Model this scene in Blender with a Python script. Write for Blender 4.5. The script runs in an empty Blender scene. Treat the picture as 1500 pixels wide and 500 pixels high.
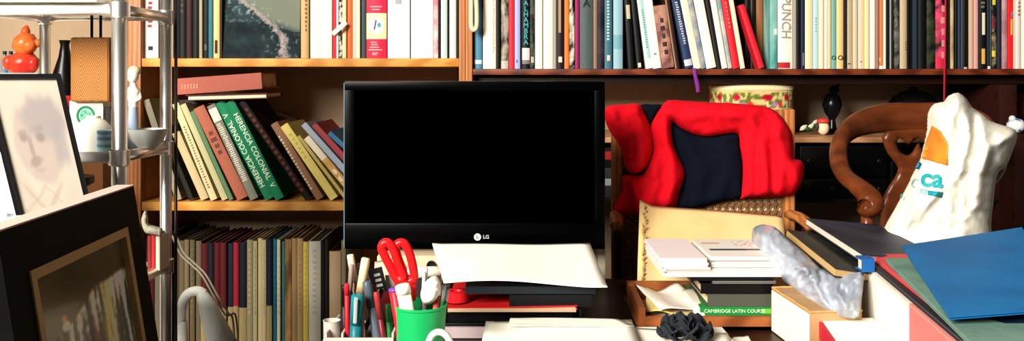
import bpy, bmesh, math, random
from mathutils import Vector, Matrix, noise
from mathutils.geometry import delaunay_2d_cdt
random.seed(7)
C = bpy.context.scene.collection
F = 1325.0; HY = 110.0; CZ = 1.185

def P(px, py, D):
    return Vector(((px-750)/F*D, D, CZ-(py-HY)/F*D))
def X(px, D): return (px-750)/F*D
def Z(py, D): return CZ-(py-HY)/F*D

# ------------------------------------------------------------------ materials
def lin(c):
    def f(v):
        v /= 255.0
        return v/12.92 if v <= .04045 else ((v+.055)/1.055)**2.4
    t = max(0.0, min(1.0, (max(c)-20)/130.0)); k = .4+.6*t*t*(3-2*t)
    return (f(c[0])*k, f(c[1])*k, f(c[2])*k, 1)
MC = {}
def mat(c, rough=.6, metal=0.0, c2=None, scale=40, kind='noise', bump=0, bscale=200, coat=0, stretch=None, lo=.42, hi=.6, spec=.2, alpha=1, trans=0):
    key = (tuple(c), rough, metal, c2 and tuple(c2), scale, kind, bump, bscale, coat, stretch, lo, hi, spec, trans)
    if key in MC: return MC[key]
    m = bpy.data.materials.new('surface'); m.use_nodes = True
    nt = m.node_tree; b = nt.nodes['Principled BSDF']
    b.inputs['Base Color'].default_value = lin(c)
    b.inputs['Roughness'].default_value = rough
    b.inputs['Metallic'].default_value = metal
    b.inputs['Specular IOR Level'].default_value = spec
    b.inputs['Coat Weight'].default_value = coat
    b.inputs['Transmission Weight'].default_value = trans
    if c2 or bump:
        tc = nt.nodes.new('ShaderNodeTexCoord'); mp = nt.nodes.new('ShaderNodeMapping')
        nt.links.new(tc.outputs['Object'], mp.inputs['Vector'])
        if stretch: mp.inputs['Scale'].default_value = stretch
    if c2:
        if kind == 'wave':
            t = nt.nodes.new('ShaderNodeTexWave'); t.inputs['Scale'].default_value = scale
            t.inputs['Distortion'].default_value = 4; t.inputs['Detail'].default_value = 3
            fac = t.outputs['Fac']
        elif kind == 'voronoi':
            t = nt.nodes.new('ShaderNodeTexVoronoi'); t.inputs['Scale'].default_value = scale
            fac = t.outputs['Distance']
        else:
            t = nt.nodes.new('ShaderNodeTexNoise'); t.inputs['Scale'].default_value = scale
            t.inputs['Detail'].default_value = 4
            fac = t.outputs['Fac']
        r = nt.nodes.new('ShaderNodeValToRGB')
        r.color_ramp.elements[0].position = lo; r.color_ramp.elements[0].color = lin(c)
        r.color_ramp.elements[1].position = hi; r.color_ramp.elements[1].color = lin(c2)
        nt.links.new(mp.outputs['Vector'], t.inputs['Vector'])
        nt.links.new(fac, r.inputs['Fac']); nt.links.new(r.outputs['Color'], b.inputs['Base Color'])
    if bump:
        t = nt.nodes.new('ShaderNodeTexNoise'); t.inputs['Scale'].default_value = bscale; t.inputs['Detail'].default_value = 5
        nt.links.new(mp.outputs['Vector'], t.inputs['Vector'])
        bp = nt.nodes.new('ShaderNodeBump'); bp.inputs['Strength'].default_value = bump; bp.inputs['Distance'].default_value = .003
        nt.links.new(t.outputs['Fac'], bp.inputs['Height']); nt.links.new(bp.outputs['Normal'], b.inputs['Normal'])
    MC[key] = m
    return m
def paint_mat(rough=.5, coat=0):
    key = ('paint', rough, coat)
    if key in MC: return MC[key]
    m = bpy.data.materials.new('printed_picture'); m.use_nodes = True
    nt = m.node_tree; b = nt.nodes['Principled BSDF']
    a = nt.nodes.new('ShaderNodeAttribute'); a.attribute_name = 'Col'
    nt.links.new(a.outputs['Color'], b.inputs['Base Color'])
    b.inputs['Roughness'].default_value = rough; b.inputs['Coat Weight'].default_value = coat
    b.inputs['Specular IOR Level'].default_value = .12
    b.inputs['Coat Roughness'].default_value = .08
    MC[key] = m
    return m

PAGE = mat((222, 206, 170), .8, c2=(196, 176, 136), scale=300, stretch=(1, .05, .05))
PAPER = mat((250, 245, 232), .8)
WHITE = mat((240, 232, 212), .55)
CHROME = mat((246, 242, 236), .32, 1.0)
BLOWN_WHITE = mat((244, 240, 232), .3)
BLACK = mat((9, 9, 10), .5, spec=.25)
GLOSSBLACK = mat((4, 4, 5), .25, spec=.3)
PINE = mat((206, 148, 72), .5, c2=(182, 118, 46), scale=9, kind='wave', stretch=(.4, 3, 5), lo=.2, hi=.9)
MAHOG = mat((120, 54, 26), .45, c2=(88, 36, 17), scale=9, kind='wave', stretch=(.4, 3, 5), lo=.2, hi=.9)
DARKWOOD = mat((58, 26, 17), .4, c2=(36, 15, 10), scale=6, kind='wave', stretch=(.5, 4, 4), lo=.2, hi=.9)
BROWN = mat((116, 57, 27), .3, c2=(88, 41, 19), scale=9, stretch=(1, 4, 4), lo=.3, hi=.7, coat=.08)
WARMWOOD = mat((176, 112, 62), .45, c2=(146, 84, 42), scale=9, kind='wave', stretch=(3, 3, .6), lo=.2, hi=.9)

# ------------------------------------------------------------------ object helpers
def thing(name, label, cat, loc=(0, 0, 0), rot=(0, 0, 0), group=None):
    o = bpy.data.objects.new(name, None); C.objects.link(o)
    o.empty_display_size = .05
    o.location = loc; o.rotation_euler = rot
    return tag(o, label, cat, group)
LABELS = {}
def tag(o, label, cat, group=None, kind=None):
    o['label'] = label; o['category'] = cat
    n = len(label.replace('-', ' ').split())
    if n < 4 or n > 16: print('LABEL LENGTH', n, label)
    if label in LABELS and not group: print('SAME LABEL', label)
    LABELS[label] = 1
    if group: o['group'] = group
    if kind: o['kind'] = kind
    return o
def mesh(name, verts, faces, m, parent=None, smooth=False, loc=None, cols=None):
    me = bpy.data.meshes.new(name)
    org = Vector((0, 0, 0))
    if parent is not None and parent.get('_world'):
        org = parent.location
    me.from_pydata([tuple(Vector(v)-org) for v in verts], [], faces); me.update()
    bm = bmesh.new(); bm.from_mesh(me); bmesh.ops.recalc_face_normals(bm, faces=bm.faces); bm.to_mesh(me); bm.free()
    if m: me.materials.append(m)
    if smooth:
        for p in me.polygons: p.use_smooth = True
    if cols:
        a = me.color_attributes.new('Col', 'FLOAT_COLOR', 'POINT')
        for i, c in enumerate(cols): a.data[i].color = c
    o = bpy.data.objects.new(name, me); C.objects.link(o)
    if parent is not None: o.parent = parent
    if loc is not None: o.location = loc
    return o
def wthing(name, label, cat, loc, group=None):
    """An Empty whose parts are given in world coordinates."""
    o = thing(name, label, cat, loc, group=group); o['_world'] = 1
    return o
def sharp(o, ang=35):
    for p in o.data.polygons: p.use_smooth = True
    bm = bmesh.new(); bm.from_mesh(o.data)
    for e in bm.edges:
        if len(e.link_faces) == 2 and e.calc_face_angle(0) > math.radians(ang): e.smooth = False
    bm.to_mesh(o.data); bm.free()
    return o
def box_vf(x0, x1, y0, y1, z0, z1, bev=0.0):
    bm = bmesh.new()
    r = bmesh.ops.create_cube(bm, size=1)
    for v in bm.verts:
        v.co = Vector(((x0+x1)/2+v.co.x*(x1-x0), (y0+y1)/2+v.co.y*(y1-y0), (z0+z1)/2+v.co.z*(z1-z0)))
    if bev:
        bmesh.ops.bevel(bm, geom=bm.edges[:], offset=min(bev, .45*min(x1-x0, y1-y0, z1-z0)), segments=2, affect='EDGES', profile=.6)
    vs = [tuple(v.co) for v in bm.verts]; bm.verts.index_update()
    fs = [tuple(v.index for v in f.verts) for f in bm.faces]
    bm.free()
    return vs, fs
class MB:
    def __init__(s): s.v = []; s.f = []
    def add(s, vf):
        n = len(s.v); s.v += list(vf[0]); s.f += [tuple(i+n for i in f) for f in vf[1]]; return s
    def box(s, *a, **k): return s.add(box_vf(*a, **k))
    def build(s, name, m, parent=None, **k): return mesh(name, s.v, s.f, m, parent, **k)
def box(name, m, parent, *a, bev=0.0, **k):
    o = mesh(name, *box_vf(*a, bev=bev), m, parent, **k)
    if bev: sharp(o, 50)
    return o
def sweep_vf(pts, rad, n=10, closed=False, cap=True, flat=None):
    """A tube along points; rad number, list, or list of (ra, rb)."""
    pts = [Vector(p) for p in pts]; N = len(pts)
    vs = []; fs = []
    tang = []
    for i in range(N):
        a = pts[(i-1) % N] if (closed or i > 0) else pts[i]
        b = pts[(i+1) % N] if (closed or i < N-1) else pts[i]
        tang.append((b-a).normalized())
    ref = Vector(flat) if flat else (Vector((0, 0, 1)) if abs(tang[0].z) < .9 else Vector((0, 1, 0)))
    nrm = (ref-tang[0]*ref.dot(tang[0])).normalized()
    for i in range(N):
        if flat:
            nn = ref-tang[i]*ref.dot(tang[i])
            if nn.length > 1e-4: nrm = nn.normalized()
        else:
            nn = nrm-tang[i]*nrm.dot(tang[i])
            if nn.length > 1e-6: nrm = nn.normalized()
        bi = tang[i].cross(nrm)
        r = rad[i] if isinstance(rad, list) else rad
        ra, rb = r if isinstance(r, (list, tuple)) else (r, r)
        for k in range(n):
            t = 2*math.pi*k/n
            vs.append(tuple(pts[i]+nrm*math.cos(t)*ra+bi*math.sin(t)*rb))
    M = N if closed else N-1
    for i in range(M):
        j = (i+1) % N
        for k in range(n):
            l = (k+1) % n
            fs.append((i*n+k, i*n+l, j*n+l, j*n+k))
    if cap and not closed:
        fs.append(tuple(range(n))); fs.append(tuple((N-1)*n+k for k in range(n)))
    return vs, fs
def curve(pts, sub=6, closed=False):
    """Catmull-Rom through points (any dimension)."""
    pts = [Vector(p) for p in pts]; n = len(pts); out = []
    M = n if closed else n-1
    for i in range(M):
        p1 = pts[i]; p2 = pts[(i+1) % n]
        p0 = pts[(i-1) % n] if (closed or i > 0) else p1*2-p2
        p3 = pts[(i+2) % n] if (closed or i < n-2) else p2*2-p1
        for k in range(sub):
            t = k/sub
            out.append(.5*((2*p1)+(p2-p0)*t+(2*p0-5*p1+4*p2-p3)*t*t+(3*p1-p0-3*p2+p3)*t*t*t))
    if not closed: out.append(pts[-1])
    return out
def tube(name, m, parent, pts, rad, n=10, closed=False, flat=None):
    return mesh(name, *sweep_vf(pts, rad, n, closed, flat=flat), m, parent, smooth=True)
def lathe_vf(prof, n=24, c=(0, 0, 0)):
    vs = []; fs = []
    for r, z in prof:
        for k in range(n):
            t = 2*math.pi*k/n
            vs.append((c[0]+r*math.cos(t), c[1]+r*math.sin(t), c[2]+z))
    for i in range(len(prof)-1):
        for k in range(n):
            l = (k+1) % n
            fs.append((i*n+k, i*n+l, (i+1)*n+l, (i+1)*n+k))
    if prof[0][0] > 1e-5: fs.append(tuple(range(n)))
    if prof[-1][0] > 1e-5: fs.append(tuple((len(prof)-1)*n+k for k in range(n)))
    return vs, fs
def lathe(name, m, parent, prof, c=(0, 0, 0), n=24, ang=40):
    return sharp(mesh(name, *lathe_vf(prof, n, c), m, parent), ang)
def ball_vf(c, r, n=16, m=10, bump=0, seed=0):
    rx, ry, rz = r if isinstance(r, (list, tuple)) else (r, r, r)
    vs = []; fs = []
    for i in range(m+1):
        a = math.pi*i/m
        for k in range(n):
            t = 2*math.pi*k/n
            d = Vector((math.sin(a)*math.cos(t), math.sin(a)*math.sin(t), math.cos(a)))
            s = 1+(noise.noise(d*2.2+Vector((seed, 0, 0)))*bump if bump else 0)
            vs.append((c[0]+rx*d.x*s, c[1]+ry*d.y*s, c[2]+rz*d.z*s))
    for i in range(m):
        for k in range(n):
            l = (k+1) % n
            fs.append((i*n+k, i*n+l, (i+1)*n+l, (i+1)*n+k))
    return vs, fs
def text_vf(body, size, extrude=.0003, align='CENTER', bold=0):
    cu = bpy.data.curves.new('t', 'FONT'); cu.body = body; cu.size = size; cu.extrude = extrude
    cu.align_x = align; cu.align_y = 'CENTER'; cu.resolution_u = 3; cu.offset = bold; cu.space_line = .8
    o = bpy.data.objects.new('t', cu)
    C.objects.link(o)
    dg = bpy.context.evaluated_depsgraph_get(); dg.update()
    me = bpy.data.meshes.new_from_object(o.evaluated_get(dg))
    vs = [v.co.copy() for v in me.vertices]; fs = [tuple(p.vertices) for p in me.polygons]
    bpy.data.objects.remove(o); bpy.data.curves.remove(cu); bpy.data.meshes.remove(me)
    return vs, fs
def painted(name, parent, fn, nu, nv, place, rough=.5, coat=0, th=None):
    """A printed sheet: fn(u,v)->rgb 0..255, place(u,v)->position."""
    vs = []; cs = []; fs = []
    for j in range(nv+1):
        for i in range(nu+1):
            u = i/nu; v = j/nv
            vs.append(place(u, v)); cs.append(lin([max(0, min(255, q)) for q in fn(u, v)]))
    for j in range(nv):
        for i in range(nu):
            a = j*(nu+1)+i
            fs.append((a, a+1, a+nu+2, a+nu+1))
    return mesh(name, vs, fs, paint_mat(rough, coat), parent, smooth=True, cols=cs)
def mix(a, b, t):
    t = max(0, min(1, t)); return tuple(p+(q-p)*t for p, q in zip(a, b))
def sm(a, b, x):
    t = max(0, min(1, (x-a)/(b-a))); return t*t*(3-2*t)

# outline meshes ------------------------------------------------------------
def inside(poly, x, y):
    c = False; n = len(poly)
    for i in range(n):
        x1, y1 = poly[i]; x2, y2 = poly[(i+1) % n]
        if (y1 > y) != (y2 > y) and x < (x2-x1)*(y-y1)/(y2-y1)+x1: c = not c
    return c
def dist(poly, x, y, closed=True):
    best = 1e9; n = len(poly)
    for i in range(n if closed else n-1):
        x1, y1 = poly[i]; x2, y2 = poly[(i+1) % n]
        dx = x2-x1; dy = y2-y1; l = dx*dx+dy*dy
        t = max(0, min(1, ((x-x1)*dx+(y-y1)*dy)/l)) if l else 0
        d = (x-x1-t*dx)**2+(y-y1-t*dy)**2
        if d < best: best = d
    return math.sqrt(best)
def resample(poly, step, closed=True):
    out = []; n = len(poly)
    for i in range(n if closed else n-1):
        a = Vector(poly[i]); b = Vector(poly[(i+1) % n]); k = max(1, round((b-a).length/step))
        for j in range(k): out.append(tuple(a.lerp(b, j/k)))
    if not closed: out.append(tuple(poly[-1]))
    return out
def fill(outline, holes, step):
    pts = []; edges = []
    for lp in [outline]+holes:
        n = len(pts); pts += lp; k = len(lp)
        edges += [(n+i, n+(i+1) % k) for i in range(k)]
    xs = [p[0] for p in outline]; ys = [p[1] for p in outline]
    y = min(ys)+step*.5; row = 0
    while y < max(ys):
        x = min(xs)+(step*.5 if row % 2 else 0)
        while x < max(xs):
            if inside(outline, x, y) and dist(outline, x, y) > step*.55 and not any(inside(h, x, y) or dist(h, x, y) < step*.55 for h in holes):
                pts.append((x, y))
            x += step
        y += step*.87; row += 1
    r = delaunay_2d_cdt([Vector(p) for p in pts], edges, [], 0, .01)
    V = [tuple(v) for v in r[0]]; T = []
    for f in r[2]:
        cx = sum(V[i][0] for i in f)/3; cy = sum(V[i][1] for i in f)/3
        if inside(outline, cx, cy) and not any(inside(h, cx, cy) for h in holes): T.append(tuple(f))
    return V, T
def soft(name, outline, D, T, R, m, parent=None, step=5, folds=(), namp=0, nscale=.03, holes=[], Tb=.003, smooth_outline=3, sharpn=0, seed=0):
    """A stuffed or draped cloth/plastic body: outline in picture units mapped at depth D(px,py); bulges T forward, Tb backward."""
    Df = D if callable(D) else (lambda x, y: D)
    Tbf = Tb if callable(Tb) else (lambda x, y: Tb)
    def rnd(lp): return resample([tuple(p) for p in curve(lp, smooth_outline, True)] if smooth_outline > 1 else lp, step*.9)
    ol = rnd([tuple(map(float, p)) for p in outline]); hs = [rnd([tuple(map(float, p)) for p in h]) for h in holes]
    V, TR = fill(ol, hs, step)
    def prof(x, y):
        d = dist(ol, x, y)
        for h in hs: d = min(d, dist(h, x, y)*1.6)
        t = min(d/R, 1)
        return math.sqrt(max(0, 1-(1-t)**2))
    def front(x, y):
        p = prof(x, y)
        h = T*p
        for line, amp, wid in folds:
            h += amp*math.exp(-(dist(line, x, y, False)/wid)**2)*min(1, p*1.3)
        if namp:
            n = noise.noise(Vector((x*nscale, y*nscale, seed)))+.5*noise.noise(Vector((x*nscale*2.3, y*nscale*2.3, 5+seed)))
            if sharpn: n = n*(1-sharpn)+sharpn*(1-2*abs(noise.noise(Vector((x*nscale*1.4, y*nscale*1.4, 9+seed)))))
            h += namp*n*p
        return h
    vs = []; fs = []
    for x, y in V: vs.append(P(x, y, Df(x, y)-front(x, y)))
    n = len(vs)
    for x, y in V: vs.append(P(x, y, Df(x, y))+Vector((0, .002+Tbf(x, y)*prof(x, y), 0)))
    cnt = {}
    for t in TR:
        fs.append(t); fs.append((t[2]+n, t[1]+n, t[0]+n))
        for a, b in ((t[0], t[1]), (t[1], t[2]), (t[2], t[0])): cnt[(min(a, b), max(a, b))] = cnt.get((min(a, b), max(a, b)), 0)+1
    for (a, b), c in cnt.items():
        if c == 1: fs.append((a, b, b+n, a+n))
    o = mesh(name, vs, fs, m, parent, smooth=True)
    def surf(x, y, off=.002): return P(x, y, Df(x, y)-front(x, y)-off)
    return o, surf
def patch(name, outline, surf, m, parent, step=4, off=.0015, smooth_outline=1):
    ol = resample([tuple(map(float, p)) for p in (curve(outline, smooth_outline, True) if smooth_outline > 1 else outline)], step)
    V, TR = fill(ol, [], step)
    vs = [surf(x, y, off) for x, y in V]; n = len(vs); vs += [surf(x, y, off-.001) for x, y in V]
    fs = []; cnt = {}
    for t in TR:
        fs.append(t); fs.append((t[2]+n, t[1]+n, t[0]+n))
        for a, b in ((t[0], t[1]), (t[1], t[2]), (t[2], t[0])): cnt[(min(a, b), max(a, b))] = cnt.get((min(a, b), max(a, b)), 0)+1
    for (a, b), c in cnt.items():
        if c == 1: fs.append((a, b, b+n, a+n))
    return mesh(name, vs, fs, m, parent, smooth=True)

# ------------------------------------------------------------------ books
def arc(w, b, n=6, x0=0.0, x1=1.0, off=0.0):
    out = []
    for i in range(n+1):
        t = x0+(x1-x0)*i/n
        out.append((t*w, b*(2*t-1)**2-off))
    return out
def prism_vf(poly, z0, z1):
    n = len(poly)
    vs = [(x, y, z0) for x, y in poly]+[(x, y, z1) for x, y in poly]
    fs = [tuple(range(n)), tuple(range(2*n-1, n-1, -1))]
    for i in range(n): fs.append((i, (i+1) % n, n+(i+1) % n, n+i))
    return vs, fs
def strip_vf(w, b, z0, z1, x0=0.0, x1=1.0, th=.0006):
    a = arc(w, b, 5, x0, x1, th); c = arc(w, b, 5, x0, x1, -.0004)
    return prism_vf(a+c[::-1], z0, z1)
def book_at(loc, theta, w, h, d, m, label, group, bands=(), text=None, marks=(), pagemat=PAGE, name='book', yaw=0, bulge=None):
    """Upright (or leaning) book, spine to the viewer; loc = lower left corner of the spine."""
    r = thing(name, label, 'book', loc, (0, theta, yaw), group)
    b = bulge if bulge is not None else min(.004, w*.14); t = min(.0028, w*.16)
    a = arc(w, b, 6)
    poly = a+[(w, d), (w-t, d), (w-t, b+t)]+[(t, b+t), (t, d), (0, d)]
    sharp(mesh('cover', *prism_vf(poly, 0, h), m, r), 30)
    box('page_block', pagemat, r, t*.9, w-t*.9, b+t*.9, d-.005, .003, h-.003)
    for z0, z1, col, *xx in bands:
        x0, x1 = xx if xx else (0.0, 1.0)
        mm = col if isinstance(col, bpy.types.Material) else mat(col, .6)
        mesh('spine_label', *strip_vf(w, b, z0, z1, x0, x1), mm, r, smooth=False)
    if text:
        body, size, z, col, mode = text
        if mode == 'stack': body = '\n'.join(body)
        vs, fs = text_vf(body, size, .0003, bold=size*.012)
        q = []
        for v in vs:
            if mode == 'down': q.append((w/2+v.y, -.0011-v.z, z-v.x))
            elif mode == 'up': q.append((w/2-v.y, -.0011-v.z, z+v.x))
            else: q.append((w/2+v.x, -.0011-v.z, z+v.y))
        mesh('spine_lettering', q, fs, mat(col, .6), r)
    if marks:
        mb = MB()
        for (z0, z1, xa, xb, n) in marks[:-1]:
            for i in range(n):
                zz = z0+(z1-z0)*(i+.5)/n; hh = (z1-z0)/n*.28
                l = xa+(xb-xa)*random.uniform(0, .25); rr = xb-(xb-xa)*random.uniform(0, .25)
                mb.add(strip_vf(w, b, zz-hh, zz+hh, l, rr, .0007))
        mb.build('spine_ornament', mat(marks[-1], .6), r)
    return r

DS = 2.262   # plane of the spines
PXM = DS/F
def row(entries, ybase, shelf, group, zbase, hmin, hmax, dmin=.15, dmax=.20, D=DS, tall=None, firstn='the upright', lastn='the shelf end'):
    """entries: dict(x0,x1,c,desc,...); kept clear of one another."""
    prev = None
    n = len(entries)
    descs = [e[3] for e in entries]
    for i, e in enumerate(entries):
        x0, x1, c, desc = e[:4]; o = e[4] if len(e) > 4 else {}
        k = D/F
        th = math.atan2(o.get('lean', 0), ybase-o.get('ytop', 0)) if o.get('lean') else 0.0
        wx = (x1-x0)*k; w = wx*math.cos(th)-.0003
        h = o.get('h') or random.uniform(hmin, hmax)
        x = X(x0, D)
        if prev:
            px_, pw, pth, ph = prev
            rb = px_+pw/math.cos(pth)+.0002
            zt = min(h*math.cos(th), ph*math.cos(pth))
            x = max(x, rb, rb+zt*(math.tan(th)*-1*-1*0)+zt*(-math.tan(-pth)+math.tan(-th)))
        m = o.get('m') or mat(c, o.get('rough', .55), bump=o.get('bump', 0))
        a = descs[i-1] if i else firstn; b = descs[i+1] if i < n-1 else lastn
        label = o.get('label') or '%s between %s and %s, %s' % (desc, a, b, shelf)
        dep = o.get('d') or random.uniform(dmin, dmax)
        book_at((x, D+o.get('back', random.uniform(-.004, .006)), zbase+(.0005)), th, w, h, dep, m, label, group,
                o.get('bands', ()), o.get('text'), o.get('marks', ()), o.get('pages', PAGE))
        prev = (x, w, th, h)

def mott(a, b, s=60, st=None, lo=.42, hi=.58): return mat(a, .6, c2=b, scale=s, stretch=st, lo=lo, hi=hi)

# ================================================================== SETTING
def struct(o): o['kind'] = 'structure'; return o
WALL = mat((158, 136, 112), .9, c2=(150, 127, 102), scale=5, bump=.08, bscale=120)
WY = 2.565
struct(box('wall_back', WALL, None, -1.95, 2.2, WY, WY+.1, 0, 2.7))
struct(box('wall_left', WALL, None, -1.95, -1.85, 1.1, WY-.001, 0, 2.7))
struct(box('floor', mat((70, 44, 30), .5, c2=(52, 31, 21), scale=5, kind='wave', stretch=(6, .5, 1)), None, -1.95, 2.2, -.6, WY-.001, -.06, 0))

# ================================================================== BOOKCASES
ZL1 = Z(85.5, 2.25); ZL2 = Z(296, 2.25); ZR1 = Z(101, 2.25); ZR2 = Z(201, 2.25); ZLB = .43
bc = wthing('bookcase', 'pine bookcase with yellowish shelves between chrome rack and monitor', 'bookcase', (X(439, 2.25), 2.4, 0))
D0, D1 = 2.25, WY-.004
box('side_panel', WARMWOOD, bc, X(186, D0), X(207, D0), D0-.004, D1, 0, 1.56, bev=.002)
box('side_panel', WARMWOOD, bc, X(672.5, D0), X(681.5, D0), D0-.004, D1, 0, 1.56, bev=.002)
for zt, th in ((ZL1, .021), (ZL2, .022), (ZLB, .022), (1.558, .02), (.09, .022)):
    box('shelf', PINE, bc, X(207, D0)+.0005, X(672.5, D0)-.0005, D0, D1, zt-th, zt, bev=.002)
bc2 = wthing('bookcase', 'reddish brown bookcase with long shelf of tall books behind both chairs', 'bookcase', (X(1100, 2.25), 2.4, 0))
XR = X(1560, D0)
box('side_panel', WARMWOOD, bc2, X(682, D0), X(692, D0), D0-.004, D1, 0, 1.56, bev=.002)
box('side_panel', MAHOG, bc2, XR, XR+.02, D0-.004, D1, 0, 1.56, bev=.002)
for zt, th in ((ZR1, .015), (.43, .02), (1.558, .02), (.09, .02)):
    box('shelf', MAHOG, bc2, X(692, D0)+.0005, XR-.0005, D0, D1, zt-th, zt, bev=.002)
box('shelf', mat((176, 130, 92), .5, c2=(150, 104, 68), scale=9, kind='wave', stretch=(.4, 3, 5), lo=.2, hi=.9), bc2, X(692, D0)+.0005, X(1463, D0), D0, D1, ZR2-.014, ZR2, bev=.002)
box('shelf', mat((30, 24, 20), .5), bc2, X(692, D0)+.0005, X(1463, D0), D0, D1, Z(292, D0)-.008, Z(292, D0), bev=.002)
box('under_shelf_strip', mat((46, 20, 12), .5), bc2, X(692, D0)+.0005, XR-.0005, D0+.04, D0+.06, ZR1-.038, ZR1-.0155, bev=.002)  # plain dark strip just below the long shelf
box('divider', DARKWOOD, bc2, X(1464, D0), X(1490, D0), D0, D1, .431, ZR1-.039, bev=.002)

# ---- upper pine shelf
cr = (236, 226, 200)
UL = [
 (209, 231, (196, 194, 190), 'grey red-titled book', {'marks': [(.075, .19, .3, .62, 10), (150, 40, 40)], 'bands': [(.02, .03, (40, 40, 60), .35, .65)]}),
 (232, 243, (60, 54, 50), 'dark grey book'),
 (244, 254, (150, 142, 124), 'drab striped book', {'bands': [(0, .25, (60, 56, 50), .35, .55)]}),
 (255, 263, (14, 14, 15), 'first black book'),
 (263, 272, (20, 26, 30), 'blue-black book', {'marks': [(.11, .2, .2, .8, 6), (70, 70, 60)]}),
 (272, 281, (62, 20, 18), 'dark maroon book'),
 (281, 291, (16, 14, 14), 'plain black book'),
 (291.5, 296, (150, 140, 110), 'thin khaki booklet'),
 (296, 305, (18, 17, 18), 'wide black book', {'bands': [(.02, .035, (90, 88, 88), .3, .7)]}),
 (305.5, 311.5, (40, 108, 122), 'slim teal book'),
 (312, 321, (206, 180, 122), 'tan labelled book', {'bands': [(.012, .045, (60, 46, 30), .25, .7)]}),
 (321, 324, (70, 54, 36), 'thin brown booklet'),
]
row(UL, 85, 'upper pine shelf', 'books on the upper pine shelf', ZL1, .24, .285, firstn='side panel', lastn='landscape cover')
# face-out book with landscape cover
fo = thing('book', 'face-out book showing a teal landscape with pale pink river, upper pine shelf', 'book', (X(382, 2.28), 2.272, ZL1+.001), (math.radians(-5), 0, 0))
fw, fh = 116*PXM, .262
box('cover', mat((30, 50, 56), .4), fo, -fw/2, fw/2, 0, .003, 0, fh)
box('page_block', PAGE, fo, -fw/2+.003, fw/2-.003, .003, .02, .003, fh-.003)
box('back_cover', mat((30, 50, 56), .4), fo, -fw/2, fw/2, .02, .023, 0, fh)
def fland(u, v):
    # v 0 bottom .. 1 top; only lower .55 in the photo
    n = noise.noise(Vector((u*6, v*9, 1))); n2 = noise.noise(Vector((u*16, v*24, 2))); n3 = noise.noise(Vector((u*38, v*55, 3)))
    t = v/.58
    c = mix((18, 40, 46), (60, 92, 98), .5+.5*n+.25*n2)
    # river centre: from (.80,0) up to (.62,.5) then (.2, .95)
    rc = .80-.04*t if t < .35 else .786-.95*(t-.35)**1.15
    rw = .085*(1-.55*t)
    hill = .5+.62*(.62-u)+.05*n2
    if u > rc and t > .55-.3*(u-.6)+.04*n: c = mix(c, (150, 158, 138), sm(.0, .25, t-.5+.45*(u-.5)))
    if u < rc and t > .6: c = mix(c, (120, 150, 158), .5*sm(.1, .5, n2+n3)+.25)
    c = mix(c, (176, 190, 190), sm(.25, .55, n2+.6*n3)*sm(.35, .0, abs(u-rc)))
    c = mix(c, (214, 190, 184), sm(rw, rw*.45, abs(u-rc+.05*n2+.04*n3))*(.75+.25*n3))
    return tuple(q*.72 for q in c)
painted('cover_picture', fo, fland, 90, 130, lambda u, v: (-fw/2+u*fw, -.0008, v*fh), .7)
UL2 = [
 (441, 452, (184, 152, 104), 'tan book', {'marks': [(.065, .16, .55, .85, 9), (120, 92, 58)]}),
 (453, 470.5, cr, 'broad white binder'),
 (471, 486, (238, 228, 206), 'narrow white binder'),
 (486.5, 492.5, (198, 30, 48), 'thin crimson book'),
 (493, 496, (228, 222, 208), 'thin white pamphlet'),
 (496, 501.5, None, 'black speckled book', {'m': mott((18, 18, 18), (196, 190, 176), 90)}),
 (502, 507.5, (214, 192, 150), 'thin tan book'),
 (508, 516, (206, 92, 38), 'orange book'),
 (516.5, 521.5, (226, 180, 160), 'salmon book'),
 (522, 527.5, (230, 214, 180), 'thin cream book'),
 (528, 535.5, (64, 82, 80), 'grey-green book'),
 (536.5, 566, (214, 28, 62), 'red banded volume', {'bands': [(.048, .113, (226, 206, 160))], 'text': None}),
 (568, 600, (240, 232, 214), 'wide white album', {'bands': [(.135, .147, (150, 150, 156), .35, .65)]}),
 (602, 634.5, (240, 230, 210), 'second white album'),
 (635.5, 642, None, 'pink-stained booklet', {'m': mott((236, 190, 186), (214, 110, 128), 25)}),
 (642.3, 645, (20, 18, 20), 'thin black folder'),
 (645.5, 655, (184, 200, 192), 'pale teal binder', {'bands': [(0, .26, (220, 222, 212), .06, .25)]}),
 (655.3, 657, (24, 34, 36), 'dark divider folder'),
 (657.5, 668, (190, 204, 196), 'second teal binder', {'bands': [(0, .26, (222, 226, 216), .06, .25)]}),
 (668.3, 672, (16, 14, 16), 'black end folder'),
]
row(UL2, 85, 'upper pine shelf', 'books on the upper pine shelf', ZL1, .245, .29, firstn='landscape cover', lastn='upright')
# emblem and lettering of the red banded volume
for o in [q for q in bpy.data.objects if q.get('label', '').startswith('red banded volume')]:
    w = 29*PXM
    def fem(u, v):
        d = math.hypot((u-.5)*1.0, (v-.5))
        c = mix((240, 232, 210), (226, 206, 160), sm(.40, .46, d))
        if d < .42:
            c = mix(c, (70, 150, 170), sm(.17, .08, math.hypot(u-.68, v-.52)))
            c = mix(c, (60, 60, 100), sm(.07, .03, abs(u-.44-.25*(v-.5))+max(0, abs(v-.52)-.22)))
            c = mix(c, (90, 90, 130), .5*sm(.2, .0, math.hypot(u-.4, v-.8)))
        return c
    painted('spine_emblem', o, fem, 24, 24, lambda u, v: (w*(.08+.84*u), .004*(2*(.08+.84*u)-1)**2-.0011, .057+.05*v), .5)
    mb = MB()
    for zz, l, r in ((.040, .22, .55), (.034, .25, .6), (.0275, .18, .66), (.021, .1, .82), (.013, .3, .62), (.009, .3, .55), (.122, .3, .7), (.129, .2, .8)):
        n = int((r-l)*16)
        for i in range(n):
            q = l+(r-l)*(i+.15)/n
            mb.add(strip_vf(w, .004, zz-.0013, zz+.0013, q, q+(r-l)/n*.6, .0008))
    mb.build('spine_lettering', mat((246, 200, 196), .6), o)
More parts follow.
